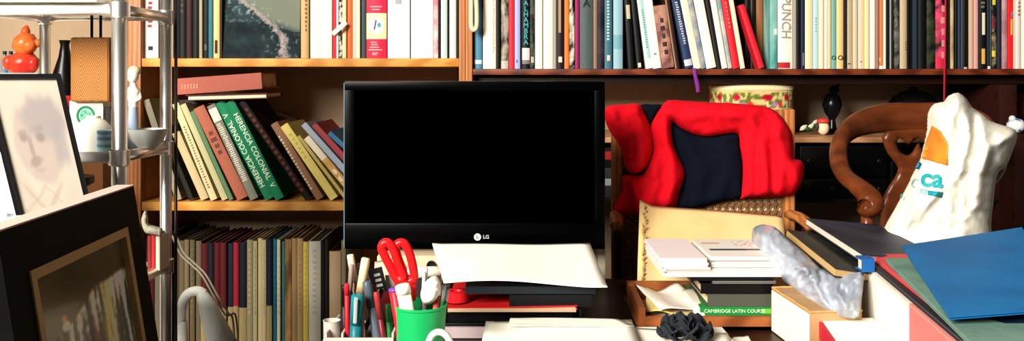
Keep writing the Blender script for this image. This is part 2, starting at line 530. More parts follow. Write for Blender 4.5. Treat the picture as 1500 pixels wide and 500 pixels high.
b_ = wthing('bookmark', 'small white paper bookmark stub sticking out by the crimson book', 'bookmark', P(489, 52, 2.25))
mesh('paper_tab', *sweep_vf([P(487.5, 50, 2.255), P(497, 41, 2.24), P(507, 33, 2.25)], [(.0012, .0055), (.0012, .006), (.0012, .005)], 8, flat=(0, 1, 0)), PAPER, b_)
b_['_world'] = 1

# ---- upper reddish shelf
RR = 'upper reddish shelf'
UR = [
 (695, 706, (70, 122, 146), 'steel blue book', {'bands': [(.012, .022, (190, 200, 206))]}),
 (707.5, 726.5, (238, 228, 206), 'thick white book', {'marks': [(.04, .18, .72, .92, 26), (190, 178, 152)]}),
 (727, 732.5, (22, 20, 19), 'black slim book'),
 (733, 745, None, 'grey photo book', {'m': mott((66, 58, 50), (160, 150, 134), 45, (1, 1, .5)), 'bands': [(.0, .02, (176, 170, 156), .05, .95)]}),
 (745.5, 753.5, (196, 34, 48), 'first red book'),
 (754, 762, (154, 160, 204), 'periwinkle book', {'bands': [(.015, .022, (60, 60, 80), .3, .5)]}),
 (762.3, 764.5, (36, 44, 70), 'thin navy booklet'),
 (765, 776, (14, 18, 22), 'black Alhambra book', {'label': 'black book with teal capitals reading down the spine, upper reddish shelf', 'text': ('ALHAMBRA', .0175, .115, (58, 150, 150), 'stack'), 'bands': [(.022, .052, (220, 196, 190)), (.012, .022, (120, 112, 108))]}),
 (776.5, 783.5, None, 'dark green book', {'m': mott((22, 32, 26), (76, 84, 70), 60), 'bands': [(.015, .03, (170, 160, 140), .2, .8)]}),
 (784, 794.5, (238, 226, 204), 'white hardback'),
 (795.5, 810, (242, 230, 206), 'broader white hardback'),
 (810.5, 815, (150, 142, 130), 'thin grey book'),
 (815.5, 826, (46, 24, 32), 'aubergine book', {'bands': [(.09, .19, (150, 124, 96), .25, .6), (.016, .03, (216, 204, 180), .25, .75)]}),
 (827, 833.5, (232, 112, 48), 'bright orange book'),
 (834, 841.5, None, 'black-and-white book', {'m': mott((20, 20, 20), (206, 196, 176), 55, (1, 1, .5))}),
 (842.5, 848.5, (138, 24, 82), 'magenta book'),
 (849.5, 869, (78, 92, 90), 'thick slate book', {'text': ('A', .026, .163, (34, 44, 44), 'stack'), 'bump': .3}),
 (869.5, 875, (134, 102, 84), 'taupe book'),
 (875.5, 885, None, 'dark purple book', {'m': mott((26, 26, 46), (72, 54, 68), 12, None)}),
 (885.5, 897, (58, 104, 120), 'teal titled book', {'marks': [(.07, .18, .3, .7, 14), (176, 196, 190)], 'bands': [(.02, .034, (196, 190, 170), .35, .75)]}),
 (899, 912.5, (134, 170, 180), 'pale blue book', {'bands': [(.05, .085, (104, 150, 166))]}),
 (921, 930, (16, 17, 18), 'leaning black book', {'lean': -6, 'h': .2, 'bands': [(.125, .16, (180, 170, 140), .2, .8)]}),
 (930.5, 938, (18, 20, 24), 'blue-black hardback', {'lean': -9, 'h': .22, 'bands': [(.003, .014, (206, 200, 180), .2, .8)]}),
 (944, 954.5, (238, 232, 216), 'white teal-striped book', {'lean': -13.5, 'bands': [(.025, .21, (150, 196, 190), .3, .8)], 'marks': [(.05, .15, .4, .7, 16), (90, 140, 140)]}),
 (955, 967, (244, 226, 212), 'pale pink book', {'lean': -13.5, 'bands': [(.034, .038, (120, 80, 120), .3, .6)]}),
 (967.5, 986, None, 'mottled rose book', {'m': mott((112, 66, 62), (176, 130, 108), 30, (1, 1, .6)), 'lean': -14, 'h': .158, 'marks': [(.03, .13, .3, .7, 5), (70, 46, 54)]}),
 (989, 996, (64, 38, 30), 'brown book', {'lean': -15, 'bands': [(0, .26, (150, 110, 84), .0, .25)]}),
 (1001, 1012.5, (40, 56, 96), 'navy titled book', {'lean': -20, 'marks': [(.06, .17, .3, .75, 18), (170, 178, 196)], 'bands': [(.006, .022, (190, 190, 196))]}),
 (1014, 1020, (240, 232, 214), 'slim white book', {'lean': -20}),
 (1020.5, 1027, (232, 212, 178), 'cream book', {'lean': -20}),
 (1027.5, 1035, None, 'blue-grey book', {'m': mott((104, 122, 142), (170, 164, 160), 25), 'lean': -20}),
 (1036, 1050, (240, 234, 218), 'tall white hardback', {'lean': -19}),
 (1051, 1057, (40, 34, 32), 'charcoal book', {'lean': -18}),
 (1057.5, 1066, (240, 222, 210), 'blush white book', {'lean': -17}),
 (1066.5, 1073.5, None, 'grey-teal book', {'m': mott((190, 186, 176), (84, 150, 150), 14), 'lean': -17}),
 (1074, 1084.5, (206, 28, 40), 'wide red book', {'lean': -17, 'marks': [(.1, .17, .4, .6, 7), (226, 130, 120)]}),
 (1085, 1092, (232, 214, 178), 'slim cream book', {'lean': -17}),
 (1112, 1121, (200, 28, 44), 'short red paperback', {'lean': -32, 'h': .166, 'd': .04, 'back': 0}),
]
row(UR, 100, RR, 'books on the upper reddish shelf', ZR1, .235, .3, firstn='upright', lastn='brown album')
UR2 = [
 (1100, 1107.5, (20, 16, 15), 'black album', {'back': .055, 'h': .24}),
 (1108, 1116, (34, 22, 17), 'dark brown album', {'back': .055, 'bands': [(0, .24, (90, 64, 44), .1, .25)]}),
 (1117, 1127, (138, 84, 46), 'brown album', {'back': .055}),
 (1128.5, 1139.5, None, 'sea-green book', {'m': mott((66, 138, 132), (140, 184, 172), 20, (1, 1, .3)), 'bands': [(.085, .1, (206, 226, 216), .5, 1)]}),
 (1140.5, 1162, (238, 226, 208), 'white Punch volume', {'label': 'thick white book with serif capitals down its spine and red foot, upper reddish shelf', 'text': ('PUNCH', .031, .128, (150, 138, 130), 'down'), 'bands': [(.0015, .016, (168, 30, 40), 0, .82)], 'rough': .4}),
 (1162.5, 1166.5, (150, 142, 134), 'slim grey booklet'),
 (1167, 1174, (16, 16, 20), 'black binder'),
 (1174.5, 1180, (22, 36, 74), 'dark navy book', {'bands': [(.008, .04, (110, 120, 140), .4, .7)]}),
 (1180.5, 1191.5, (222, 200, 160), 'wide cream book'),
 (1192, 1199, (166, 202, 208), 'sky-blue book', {'marks': [(.09, .13, .35, .65, 5), (110, 150, 170)]}),
 (1199.5, 1206.5, (230, 210, 176), 'ivory book'),
 (1207, 1212.5, (242, 234, 214), 'slim white booklet'),
 (1213, 1217.5, (214, 190, 148), 'sand booklet'),
 (1218, 1226, (112, 160, 150), 'green ringed book', {'text': ('O', .0145, .027, (40, 60, 60), 'stack'), 'bump': .3}),
 (1226.5, 1236.5, (222, 184, 124), 'ochre ringed book', {'text': ('O', .0165, .027, (70, 54, 36), 'stack')}),
 (1237, 1240, (30, 22, 18), 'black ragged booklet'),
 (1240.5, 1249.5, (176, 160, 132), 'stone book', {'marks': [(.01, .015, .2, .8, 1), (90, 76, 60)]}),
 (1250, 1256.5, (198, 182, 152), 'pale stone book'),
 (1257, 1266.5, (210, 192, 164), 'broad stone book', {'marks': [(.015, .02, .4, .7, 1), (90, 76, 60)]}),
 (1267, 1273.5, (226, 204, 152), 'straw book'),
 (1274.5, 1282.5, (244, 236, 218), 'bright white book'),
 (1283, 1287.5, (150, 110, 96), 'mauve-brown booklet'),
 (1288, 1294.5, (204, 118, 76), 'terracotta book', {'bands': [(-.0005, .007, (240, 232, 214), 0, 1), (.018, .028, (216, 180, 120), .1, .4)]}),
 (1295, 1298, (230, 222, 206), 'thin white booklet'),
 (1298.5, 1304.5, (30, 30, 32), 'charcoal binder'),
 (1305, 1307, (150, 148, 146), 'thin grey leaflet'),
 (1307.5, 1310, (20, 20, 22), 'black leaflet'),
 (1310.5, 1317.5, None, 'worn grey book', {'m': mott((50, 52, 54), (110, 108, 106), 40)}),
 (1318.5, 1328.5, (182, 160, 126), 'buff book', {'marks': [(.045, .07, .75, .9, 4), (80, 64, 50)]}),
 (1329, 1336, (12, 13, 16), 'black narrow book'),
 (1336.5, 1344.5, (26, 38, 52), 'midnight blue book', {'bands': [(0, .28, (40, 62, 80), .35, .6)]}),
 (1345, 1357.5, (13, 12, 14), 'thick black book'),
 (1358, 1370, None, 'black-green book', {'m': mott((14, 17, 14), (58, 70, 34), 30)}),
 (1371, 1388, None, 'magenta patterned book', {'m': mat((36, 16, 22), .6, c2=(206, 60, 96), scale=26, lo=.4, hi=.56), 'marks': [(.02, .165, .45, .9, 5), (206, 140, 124)], 'bands': [(.0, .03, (190, 34, 66), .05, .98)]}),
 (1388.5, 1391, (24, 18, 18), 'black strip booklet'),
 (1391.5, 1398.5, None, 'golden cream book', {'m': mott((214, 188, 132), (150, 118, 80), 22, (1, 1, .5))}),
 (1399, 1402.5, (16, 16, 18), 'slim black binder'),
 (1403, 1407, (40, 60, 90), 'blue slip book'),
 (1407.5, 1411.5, (112, 110, 112), 'grey slip book'),
 (1412, 1420.5, (14, 13, 15), 'broad black binder', {'bands': [(.0, .004, (180, 176, 170), .2, .7)]}),
 (1421, 1427, (190, 158, 134), 'dusty pink book'),
 (1427.5, 1433.5, (196, 146, 140), 'rose book'),
 (1434.5, 1445.5, (18, 18, 24), 'black yellow-labelled book', {'bands': [(.085, .14, (214, 204, 176), .35, .75), (.012, .05, (214, 162, 66), .3, .75)], 'marks': [(.15, .18, .2, .8, 3), (110, 100, 90)]}),
 (1446, 1452.5, (30, 40, 56), 'blue-grey binder', {'bands': [(0, .28, (80, 104, 110), .6, .8), (-.0003, .006, (216, 210, 200), .1, .8)]}),
 (1453, 1460.5, None, 'mottled motley book', {'m': mat((30, 26, 30), .6, c2=(150, 130, 90), scale=45, lo=.45, hi=.62), 'bands': [(.03, .045, (206, 184, 56), .1, .8), (.1, .13, (110, 30, 50), .1, .8), (.16, .18, (196, 184, 60), .2, .8)]}),
 (1461, 1466.5, (40, 44, 62), 'ink-blue book'),
 (1467, 1476.5, None, 'mauve book', {'m': mott((150, 104, 112), (190, 146, 150), 14)}),
 (1477, 1486.5, (214, 26, 30), 'scarlet book', {'bands': [(.085, .125, (206, 160, 80), .55, .98), (.13, .142, (90, 130, 170), .65, .98)]}),
 (1487.5, 1495.5, (206, 198, 186), 'pale grey book', {'marks': [(.13, .18, .4, .8, 5), (150, 90, 90)]}),
 (1496, 1505, (220, 212, 198), 'off-white book'),
 (1506, 1518, (90, 60, 52), 'russet book'),
]
row(UR2, 100, RR, 'books on the upper reddish shelf', ZR1, .235, .31, firstn='short red paperback', lastn='the shelf end')

# ---- leaning row on middle pine shelf
LEAN = [  # bottom x centre, top x centre, ytop, width px, colour, desc, extra
 (262, 214, 150, 10, (150, 140, 120), 'drab leaning book', {}),
 (276, 232, 190, 8, (40, 36, 32), 'dark leaning book', {}),
 (300, 257, 199, 13, (186, 168, 126), 'short beige book', {'bump': .3}),
 (314, 257, 156, 11, (206, 190, 146), 'long cream book', {'bump': .3, 'marks': [(.03, .2, .3, .7, 24), (130, 116, 90)]}),
 (326, 264, 157, 10, (178, 172, 130), 'cream-green book', {}),
 (335, 277, 167, 7, (86, 122, 86), 'thin green book', {}),
 (352, 287, 163, 19, (168, 94, 72), 'terracotta clothbound book', {'bump': .4, 'marks': [(.12, .19, .2, .8, 4), (110, 56, 46)]}),
 (371, 307, 159, 14, (126, 124, 112), 'grey lettered book', {'bump': .4, 'bands': [(.215, .25, (214, 208, 190))], 'marks': [(.05, .21, .15, .85, 30), (206, 200, 180)]}),
 (391, 317, 155, 16, (22, 124, 82), 'first green colonial volume', {'text': ('HERENCIA COLONIAL  V', .0185, 0, (206, 222, 196), 'up')}),
 (411, 337, 154, 15, (20, 122, 78), 'second green colonial volume', {'text': ('HERENCIA COLONIAL  V', .0185, 0, (206, 222, 196), 'down')}),
 (453, 355, 154, 12, (38, 20, 18), 'dark brown clothbound book', {'marks': [(.02, .28, .15, .8, 16), (104, 44, 36)]}),
 (470, 402, 186, 13, (146, 104, 76), 'tan lettered book', {'marks': [(.03, .19, .02, .4, 18), (214, 200, 172)]}),
 (486, 412, 189, 15, (226, 206, 116), 'yellow book', {'marks': [(.12, .2, .3, .7, 6), (196, 176, 100)]}),
 (499, 428, 203, 6, (190, 168, 96), 'thin mustard book', {}),
 (512, 441, 212, 13, None, 'white floral book', {'m': mat((236, 222, 196), .5), 'h': .2, 'bands': [(.0, .13, mott((226, 180, 96), (200, 150, 90), 30))], 'marks': [(.03, .1, .2, .8, 3), (236, 220, 180)]}),
 (545, 447, 187, 12, (160, 172, 186), 'light blue-grey book', {}),
 (562, 462, 188, 12, (158, 66, 70), 'rust red book', {}),
 (585, 476, 200, 11, (60, 110, 144), 'blue book', {'bands': [(.12, .16, (226, 222, 206))]}),
]
k = DS/F; prev = None
for i, (bx, tx, yt, wp, col, desc, o) in enumerate(LEAN):
    th = -math.atan2(bx-tx, 297-yt); L = o.get('h') or math.hypot(bx-tx, 297-yt)*k
    w = wp*k*math.cos(th)*.97
    x = X(bx-wp*.5, DS)
    if prev:
        qx, qw, qt, ql = prev
        rb = qx+qw/math.cos(qt)+.0004
        x = max(x, rb)
        # keep the top-left corner clear of the previous book's right face, and the other way round
        for z in [ql*math.cos(qt)*s for s in (.25, .5, .75, 1.0)]+[L*math.cos(th)*s for s in (.5, 1.0)]:
            if z <= ql*math.cos(qt)+.01 and z <= L*math.cos(th)+.01:
                x = max(x, rb-z*math.tan(-qt)+z*math.tan(-th))
    m = o.get('m') or mat(col, .65, bump=o.get('bump', 0), bscale=500)
    tx_ = o.get('text')
    if tx_: tx_ = (tx_[0], tx_[1]*1.0, L*.5, tx_[3], tx_[4])
    a = LEAN[i-1][5] if i else 'the bookcase side'; b = LEAN[i+1][5] if i < len(LEAN)-1 else 'monitor'
    lab = '%s leaning between %s and %s' % (desc, a, b)
    book_at((x, DS+.002*(i % 3), ZL2+.0005), th, w, L, random.uniform(.16, .2), m, lab, 'books leaning on the middle pine shelf', o.get('bands', ()), tx_, o.get('marks', ()))
    prev = (x, w, th, L)
# grey pamphlet curling behind the yellow book
pm = wthing('pamphlet', 'limp grey pamphlet curling over behind the yellow book', 'pamphlet', P(440, 260, 2.48))
q = curve([(388, 171, 2.475), (398, 167, 2.475), (420, 176, 2.478), (440, 196, 2.48), (452, 240, 2.482), (456, 278, 2.482)], 5)
vs = []; fs = []
for i, v in enumerate(q):
    for dd, s in ((0, 0), (.07, 0), (.07, .004), (0, .004)): vs.append(P(v[0], v[1], v[2]) + Vector((s, dd, s)))
for i in range(len(q)-1):
    for a in range(4): fs.append((i*4+a, i*4+(a+1) % 4, i*4+4+(a+1) % 4, i*4+4+a))
fs += [(0, 1, 2, 3), tuple(len(q)*4-4+a for a in range(4))]
mesh('folded_sheet', vs, fs, mat((150, 140, 122), .7), pm, smooth=True)

# lying books helper ----------------------------------------------------------
def lying(name, label, cat, p, u, v, t, cover, pages=PAGE, board=.0025, spine='front', group=None, marks=None, text=None):
    """p = lower near-left corner; u across, v away, thickness t along u x v."""
    p = Vector(p); u = Vector(u); v = Vector(v); n = u.cross(v).normalized()
    r = wthing(name, label, cat, p, group)
    def slab(nm, a0, a1, b0, b1, c0, c1, m, bev=0):
        vs, fs = box_vf(0, 1, 0, 1, 0, 1)
        return mesh(nm, [p+u*(a0+(a1-a0)*q[0])+v*(b0+(b1-b0)*q[1])+n*(c0+(c1-c0)*q[2]) for q in vs], fs, m, r)
    eu = board/u.length; ev = board/v.length
    slab('top_cover', 0, 1, 0, 1, t-board, t, cover)
    slab('bottom_cover', 0, 1, 0, 1, 0, board, cover)
    if spine == 'front': slab('spine', 0, 1, 0, ev, board, t-board, cover); slab('page_block', eu, 1-2*eu, ev, 1-2*ev, board, t-board, pages)
    elif spine == 'left': slab('spine', 0, eu, 0, 1, board, t-board, cover); slab('page_block', eu, 1-2*eu, 2*ev, 1-2*ev, board, t-board, pages)
    elif spine == 'right': slab('spine', 1-eu, 1, 0, 1, board, t-board, cover); slab('page_block', 2*eu, 1-eu, 2*ev, 1-2*ev, board, t-board, pages)
    else: slab('spine', 0, 1, 1-ev, 1, board, t-board, cover); slab('page_block', 2*eu, 1-2*eu, 2*ev, 1-ev, board, t-board, pages)
    return r, p, u, v, n
# two books lying across the tops of the leaning row
D = 2.25
rr, p, u, v, n = lying('book', 'cream paged book with dark red cover lying under the pink-brown one', 'book', P(272, 148, D), P(392, 144.5, D)-P(272, 148, D), (0, .15, 0), .0145, mat((92, 30, 26), .6), mat((226, 212, 176), .7), spine='back')
rr, p, u, v, n = lying('book', 'pink-brown clothbound book lying topmost above the leaning row', 'book', P(259, 139, D), P(384, 130, D)-P(259, 139, D), (0, .16, 0), .04, mat((166, 90, 76), .7, bump=.4, bscale=400), spine='front')
mb = MB()
for i in range(6):
    a = .06+i*.035
    mb.add(([tuple(p+u*(a+.022*q[0])+n*(.012+.012*q[2])+Vector((0, -.0008*(1-q[1]), 0))) for q in box_vf(0, 1, 0, 1, 0, 1)[0]], box_vf(0, 1, 0, 1, 0, 1)[1]))
mb.build('spine_lettering', mat((190, 120, 96), .6), rr)
lying('book', 'black notebook lying beneath the cream paged book', 'book', P(262, 153, 2.30), P(318, 151, 2.30)-P(262, 153, 2.30), (0, .1, 0), .011, BLACK, spine='front')

# ---- low pine shelf: thin old volumes
LOW = [
 (213, 219, (110, 60, 46), 'rusty low volume'), (219.5, 226, (140, 40, 38), 'red low volume'), (226.5, 234, (190, 176, 150), 'pale low volume'), (234.5, 246, (40, 34, 30), 'sooty low volume'),
 (255, 262, (120, 102, 74), 'first tan journal'), (262.5, 270, (146, 126, 92), 'second tan journal'), (270.5, 277, (160, 140, 104), 'third tan journal'), (277.5, 285, (140, 118, 84), 'fourth tan journal'), (285.5, 293.5, (150, 130, 98), 'fifth tan journal'),
 (294, 304, (92, 14, 22), 'wine red volume', 1), (304.5, 313, (26, 26, 44), 'dark navy volume', 1), (313.5, 322, (96, 16, 24), 'dark red volume', 1), (322.5, 331.5, (100, 18, 26), 'deep red volume', 1), (332, 341.5, (34, 36, 56), 'slate navy volume', 1), (342, 349.5, (150, 24, 40), 'bright crimson volume', 1), (350, 361.5, (24, 28, 48), 'blue-black volume', 1),
 (362, 370.5, (196, 180, 138), 'first cream journal'), (371, 377, (180, 164, 120), 'second cream journal'), (377.5, 384, (200, 184, 140), 'third cream journal'), (384.5, 390, (190, 172, 128), 'fourth cream journal'),
 (390.5, 398.5, (24, 30, 50), 'navy half volume', 1), (399, 406, (24, 102, 124), 'deep teal volume'), (406.5, 411, (214, 206, 176), 'thin pale pamphlet'), (411.5, 416, (64, 130, 130), 'aqua volume'),
 (416.5, 426, None, 'worn brown volume', 2), (426.5, 434, (172, 138, 88), 'first ochre journal'), (434.5, 443, (186, 152, 104), 'second ochre journal'), (443.5, 451, (222, 196, 90), 'yellow journal'),
 (451.5, 469, (212, 204, 186), 'broad white volume'), (470, 475, (30, 24, 24), 'thin black journal'), (476, 481.5, (46, 34, 34), 'dark brown journal'),
 (482, 499, (212, 178, 140), 'peach folder', 3), (499.5, 506, (150, 130, 104), 'drab journal'), (506.5, 514, (60, 50, 44), 'umber journal'),
]
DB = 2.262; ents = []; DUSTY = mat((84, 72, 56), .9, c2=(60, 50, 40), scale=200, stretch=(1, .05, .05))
for e in LOW:
    o = {}
    yt = 352+random.uniform(-3, 4)
    if e[0] < 246: yt = 346+random.uniform(-3, 5)
    f = e[4] if len(e) > 4 else 0
    if f == 3: yt = 369
    if f == 1 and e[0] < 362: yt = 357+random.uniform(-2, 2)
    o['h'] = Z(yt, DB)-ZLB
    if f == 1: o['bands'] = [(0, Z(450, DB)-ZLB+random.uniform(-.003, .003), (136, 118, 80))]
    if f == 2: o['m'] = mott((96, 66, 36), (168, 128, 80), 30, (1, 1, .2))
    if f == 0 and random.random() < .6: o['marks'] = [(o['h']*.45, o['h']*.95, .3, .7, 12), tuple(int(q*.78) for q in (e[2] or (90, 60, 40)))]
    o['pages'] = DUSTY
    kf = .86 if e[0] > 362 else .66  # books at the left darker: the corner's shade put into their colours
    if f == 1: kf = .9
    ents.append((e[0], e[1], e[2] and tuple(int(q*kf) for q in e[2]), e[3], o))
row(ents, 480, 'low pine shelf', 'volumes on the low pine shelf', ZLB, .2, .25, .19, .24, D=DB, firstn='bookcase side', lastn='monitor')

# ================================================================== things on the right bookcase
# floral tin on the lower light shelf
tin = wthing('tin', 'oval floral tin with cream rim on the light shelf behind red fleece', 'tin', P(1100, 201, 2.37))
tc = P(1100, 201, 2.37); tw = 118/2*2.37/F
def oval(t, s=1.0): return (math.copysign(abs(math.cos(t))**.75, math.cos(t))*tw*s, math.copysign(abs(math.sin(t))**.75, math.sin(t))*.07*s)
zt0, zt1 = ZR2+.001, Z(125, 2.30)
def ftin(u, v):
    c = (210, 184, 124)
    t = (u*11) % 1; kx = int(u*11)
    n = noise.noise(Vector((u*60, v*9, 1)))
    vv = (v-.60)/.38
    if 0 < vv < 1.0:
        a = math.hypot((t-.5)*1.3, (vv-.62)*1.2)
        c = mix(c, (96, 110, 40), .95*sm(.0, .2, n+.15)*(1-sm(.4, .55, abs(vv-.45))))
        c = mix(c, (170, 16, 40), sm(.27, .2, a))
        c = mix(c, (210, 40, 40), sm(.2, .13, math.hypot((t-.02)*1.2, vv-.2)))
        c = mix(c, (170, 120, 170), sm(.18, .12, math.hypot((t-.8)*1.2, vv-.2)))
        c = mix(c, (236, 226, 190), sm(.05, .02, abs(t-.5))*sm(.5, .3, vv))
    return c
vs = []; cs = []; fs = []; NU, NV = 220, 26
for j in range(NV+1):
    for i in range(NU):
        a = 2*math.pi*i/NU; x, y = oval(a); v_ = j/NV
        vs.append((tc.x+x, tc.y+y, zt0+(zt1-.012-zt0)*v_)); cs.append(lin(ftin(i/NU, v_)))
for j in range(NV):
    for i in range(NU): fs.append((j*NU+i, j*NU+(i+1) % NU, (j+1)*NU+(i+1) % NU, (j+1)*NU+i))
fs.append(tuple(range(NU)))
mesh('tin_body', vs, fs, paint_mat(.35), tin, smooth=True, cols=cs)
pts = [oval(2*math.pi*i/60, 1.02) for i in range(60)]
lid = MB(); lid.add(prism_vf([(tc.x+x, tc.y+y) for x, y in pts], zt1-.012, zt1-.002)); lid.add(prism_vf([(tc.x+x*.95, tc.y+y*.95) for x, y in pts], zt1-.0025, zt1+.001))
sharp(lid.build('tin_lid', mat((226, 208, 164), .4), tin), 40)
# hi-fi like black boxes in the gap under the light shelf
def hifi(x0, x1, y0, y1, lab, D=2.27, slots=6):
    h = wthing('stereo_unit', lab, 'stereo', P((x0+x1)/2, y1, D))
    box('casing', mat((14, 14, 15), .4), h, X(x0, D), X(x1, D), D, D+.2, Z(y1, D), Z(y0, D), bev=.003)
    fa = box('fascia', mat((10, 10, 11), .25), h, X(x0, D)+.003, X(x1, D)-.003, D-.004, D+.001, Z(y1, D)+.004, Z(y0, D)-.004, bev=.001)
    for i in range(slots):
        c = P(x0+(x1-x0)*(.1+.8*i/max(1, slots-1)), (y0+y1)/2, D-.004)
        mb = lathe_vf([(.006, 0), (.006, .008), (.0045, .009)], 14)
        kn = mesh('knob', [(c.x+a[0], c.y-a[2], c.z+a[1]) for a in mb[0]], mb[1], mat((24, 24, 25), .35), h, smooth=False); kn.parent = fa
    return h
zsh = 292
hifi(1172, 1300, 262, 291.5, 'black stereo unit standing lower beside the round-backed chair', slots=4)
hifi(1172, 1300, 214, 258.5, 'black stereo unit stacked topmost beside the round-backed chair', slots=3)
hifi(1305, 1455, 236, 291.5, 'wide black stereo unit behind the white carrier bag', slots=5)
for o in [q for q in bpy.data.objects if q.name.startswith('stereo_unit')]: pass
bx = wthing('box', 'grey striped box low on shelf between monitor and cane chair', 'box', P(885, 291, 2.3))
box('carton', mat((60, 60, 62), .5), bx, X(840, 2.28), X(908, 2.28), 2.28, 2.42, Z(291.5, 2.28), Z(246, 2.28), bev=.003)
box('label_or_lit_face', mat((150, 150, 152), .5), bx, X(850, 2.28), X(904, 2.28), 2.2785, 2.281, Z(272, 2.28), Z(262, 2.28))
bx = wthing('box', 'black red-striped box atop the grey striped box', 'box', P(885, 246, 2.3))
box('carton', BLACK, bx, X(846, 2.28), X(905, 2.28), 2.28, 2.4, Z(245.8, 2.28), Z(216, 2.28), bev=.003)
box('label_or_lit_face', mat((140, 24, 30), .5), bx, X(850, 2.28), X(896, 2.28), 2.2785, 2.281, Z(234, 2.28), Z(222, 2.28))
# ornaments
f = wthing('figurine', 'small cream and red ball figurine by the round chair back', 'figurine', P(1205, 201, 2.33))
c = P(1206, 201, 2.32); c.z = ZR2
mesh('figurine_body', *ball_vf((c.x, c.y, c.z+.019), (.015, .015, .0185)), mat((222, 200, 160), .4), f, smooth=True)
mesh('red_cap', *ball_vf((c.x, c.y, c.z+.036), (.016, .016, .009)), mat((190, 60, 50), .4), f, smooth=True)
mesh('figurine_arm', *ball_vf((c.x-.017, c.y-.004, c.z+.022), (.005, .006, .01)), mat((70, 60, 50), .4), f, smooth=True)
f = wthing('figurine', 'dark bird figurine standing on light shelf above round chair', 'figurine', P(1219, 201, 2.4))
c = P(1219, 201, 2.42); c.z = ZR2
prof = [(.022, 0), (.024, .006), (.012, .012), (.008, .035), (.02, .055), (.026, .075), (.02, .095), (.012, .105)]
lathe('figurine_body', mat((20, 22, 26), .25), f, prof, c, 20)
mesh('figurine_head', *ball_vf((c.x+.004, c.y-.004, c.z+.113), (.013, .014, .014)), mat((20, 22, 26), .25), f, smooth=True)
mesh('beak', *sweep_vf([(c.x+.01, c.y-.01, c.z+.12), (c.x+.014, c.y-.014, c.z+.135), (c.x+.018, c.y-.014, c.z+.148)], [.006, .004, .001], 8), mat((24, 24, 28), .3), f, smooth=True)
f = wthing('ornament', 'black domed ornament standing on light shelf behind chair rail', 'ornament', P(1338, 201, 2.42))
c = P(1338, 201, 2.42); c.z = ZR2
lathe('dome', mat((18, 16, 16), .35), f, [(.07, 0), (.072, .05), (.066, .075), (.05, .098), (.03, .11), (.012, .115), (.012, .12), (0, .124)], c, 28)
lathe('rim', mat((28, 24, 22), .3), f, [(.072, .045), (.077, .05), (.072, .056)], c, 28)
f = wthing('plant_sprig', 'dark green leaf sprig lying on light shelf beside figurine', 'plant', P(1178, 201, 2.36))
mb = MB()
c0 = P(1166, 199, 2.33); c0.z = ZR2+.004
tube('twig', mat((40, 44, 26), .6), f, [c0, c0+Vector((.02, .005, .004)), c0+Vector((.042, 0, .012))], .0015, 6)
for i, (a, b, l) in enumerate(((.01, .008, 30), (.02, .012, -25), (.03, .01, 40), (.036, .014, 15), (.042, .016, 60))):
    q = c0+Vector((a, 0, b)); d = Vector((math.cos(math.radians(l))*.02, -.004, math.sin(math.radians(l))*.016+.006))
    mesh('leaf', *sweep_vf([q, q+d*.35, q+d*.7, q+d], [(.0008, .001), (.0008, .006), (.0008, .005), (.0005, .0005)], 8, flat=(0, 1, 0)), mat((40, 70, 34) if i % 2 else (190, 190, 160), .5), f, smooth=True)
f = wthing('ornament', 'white and blue china ball ornament beside the dark upright', 'ornament', P(1484, 196, 2.2))
box('stand', DARKWOOD, f, X(1476, 2.21), X(1512, 2.21), 2.18, 2.248, 0, Z(196, 2.21), bev=.002)
c = P(1488, 184, 2.21)
mesh('china_ball', *ball_vf(c, (.021, .021, .019)), mat((220, 222, 226), .25, c2=(60, 90, 150), scale=70, lo=.55, hi=.6), f, smooth=True)
mesh('china_knob', *ball_vf((c.x-.012, c.y-.006, c.z+.017), .008), mat((206, 206, 210), .25), f, smooth=True)
# hanging things
t = wthing('ribbon', 'purple ribbon bookmark dangling below the reddish shelf', 'ribbon', P(1020, 120, 2.24))
mesh('woven_strip', *sweep_vf([P(1016, 100, 2.257), P(1017, 102, 2.246), P(1018.5, 112, 2.243), P(1021, 122, 2.243), P(1022.5, 135, 2.243)], [(.0006, .004), (.0006, .0045), (.0006, .004), (.0006, .005), (.0006, .004)], 8, flat=(0, 1, 0)), mat((120, 36, 130), .6), t)
t = wthing('ribbon', 'long red ribbon hanging past the magenta patterned book', 'ribbon', P(1384, 100, 2.23))
mesh('woven_strip', *sweep_vf([P(1385.5, -60, 2.243), P(1385, 20, 2.241), P(1384.5, 70, 2.241), P(1383.5, 110, 2.241), P(1383, 160, 2.241)], [(.0006, .002)]*5, 8, flat=(0, 1, 0)), mat((176, 20, 44), .6), t)
t = wthing('cord_loop', 'cream cord loop hanging at top of pine upright', 'cord', P(694, 20, 2.23))
pts = curve([P(689.5, -50, 2.225), P(690, -10, 2.225), P(690, 25, 2.225), P(690.5, 39, 2.225), P(694, 44, 2.225), P(698, 39, 2.225), P(698.5, 20, 2.225), P(697.5, -10, 2.225), P(697, -50, 2.225)], 5)
tube('twisted_cord', mat((222, 206, 170), .7, bump=.6, bscale=600), t, pts, .0058, 10)

# ================================================================== DESK
DZ = CZ-.40
dk = wthing('desk', 'dark red-brown wooden desk carrying the monitor and paper piles', 'desk', (.4, 1.2, 0))
DX0, DX1, DY0, DY1 = -.285, 1.15, .62, 1.78
box('desktop', DARKWOOD, dk, DX0, DX1, DY0, DY1, DZ-.028, DZ, bev=.004)
for a, b in ((DX0+.02, DX0+.05), (DX1-.05, DX1-.02)): box('side_panel', DARKWOOD, dk, a, b, DY0+.05, DY1-.28, 0, DZ-.0285, bev=.003)
box('modesty_panel', DARKWOOD, dk, DX0+.051, DX1-.051, 1.42, 1.44, .3, DZ-.0285)

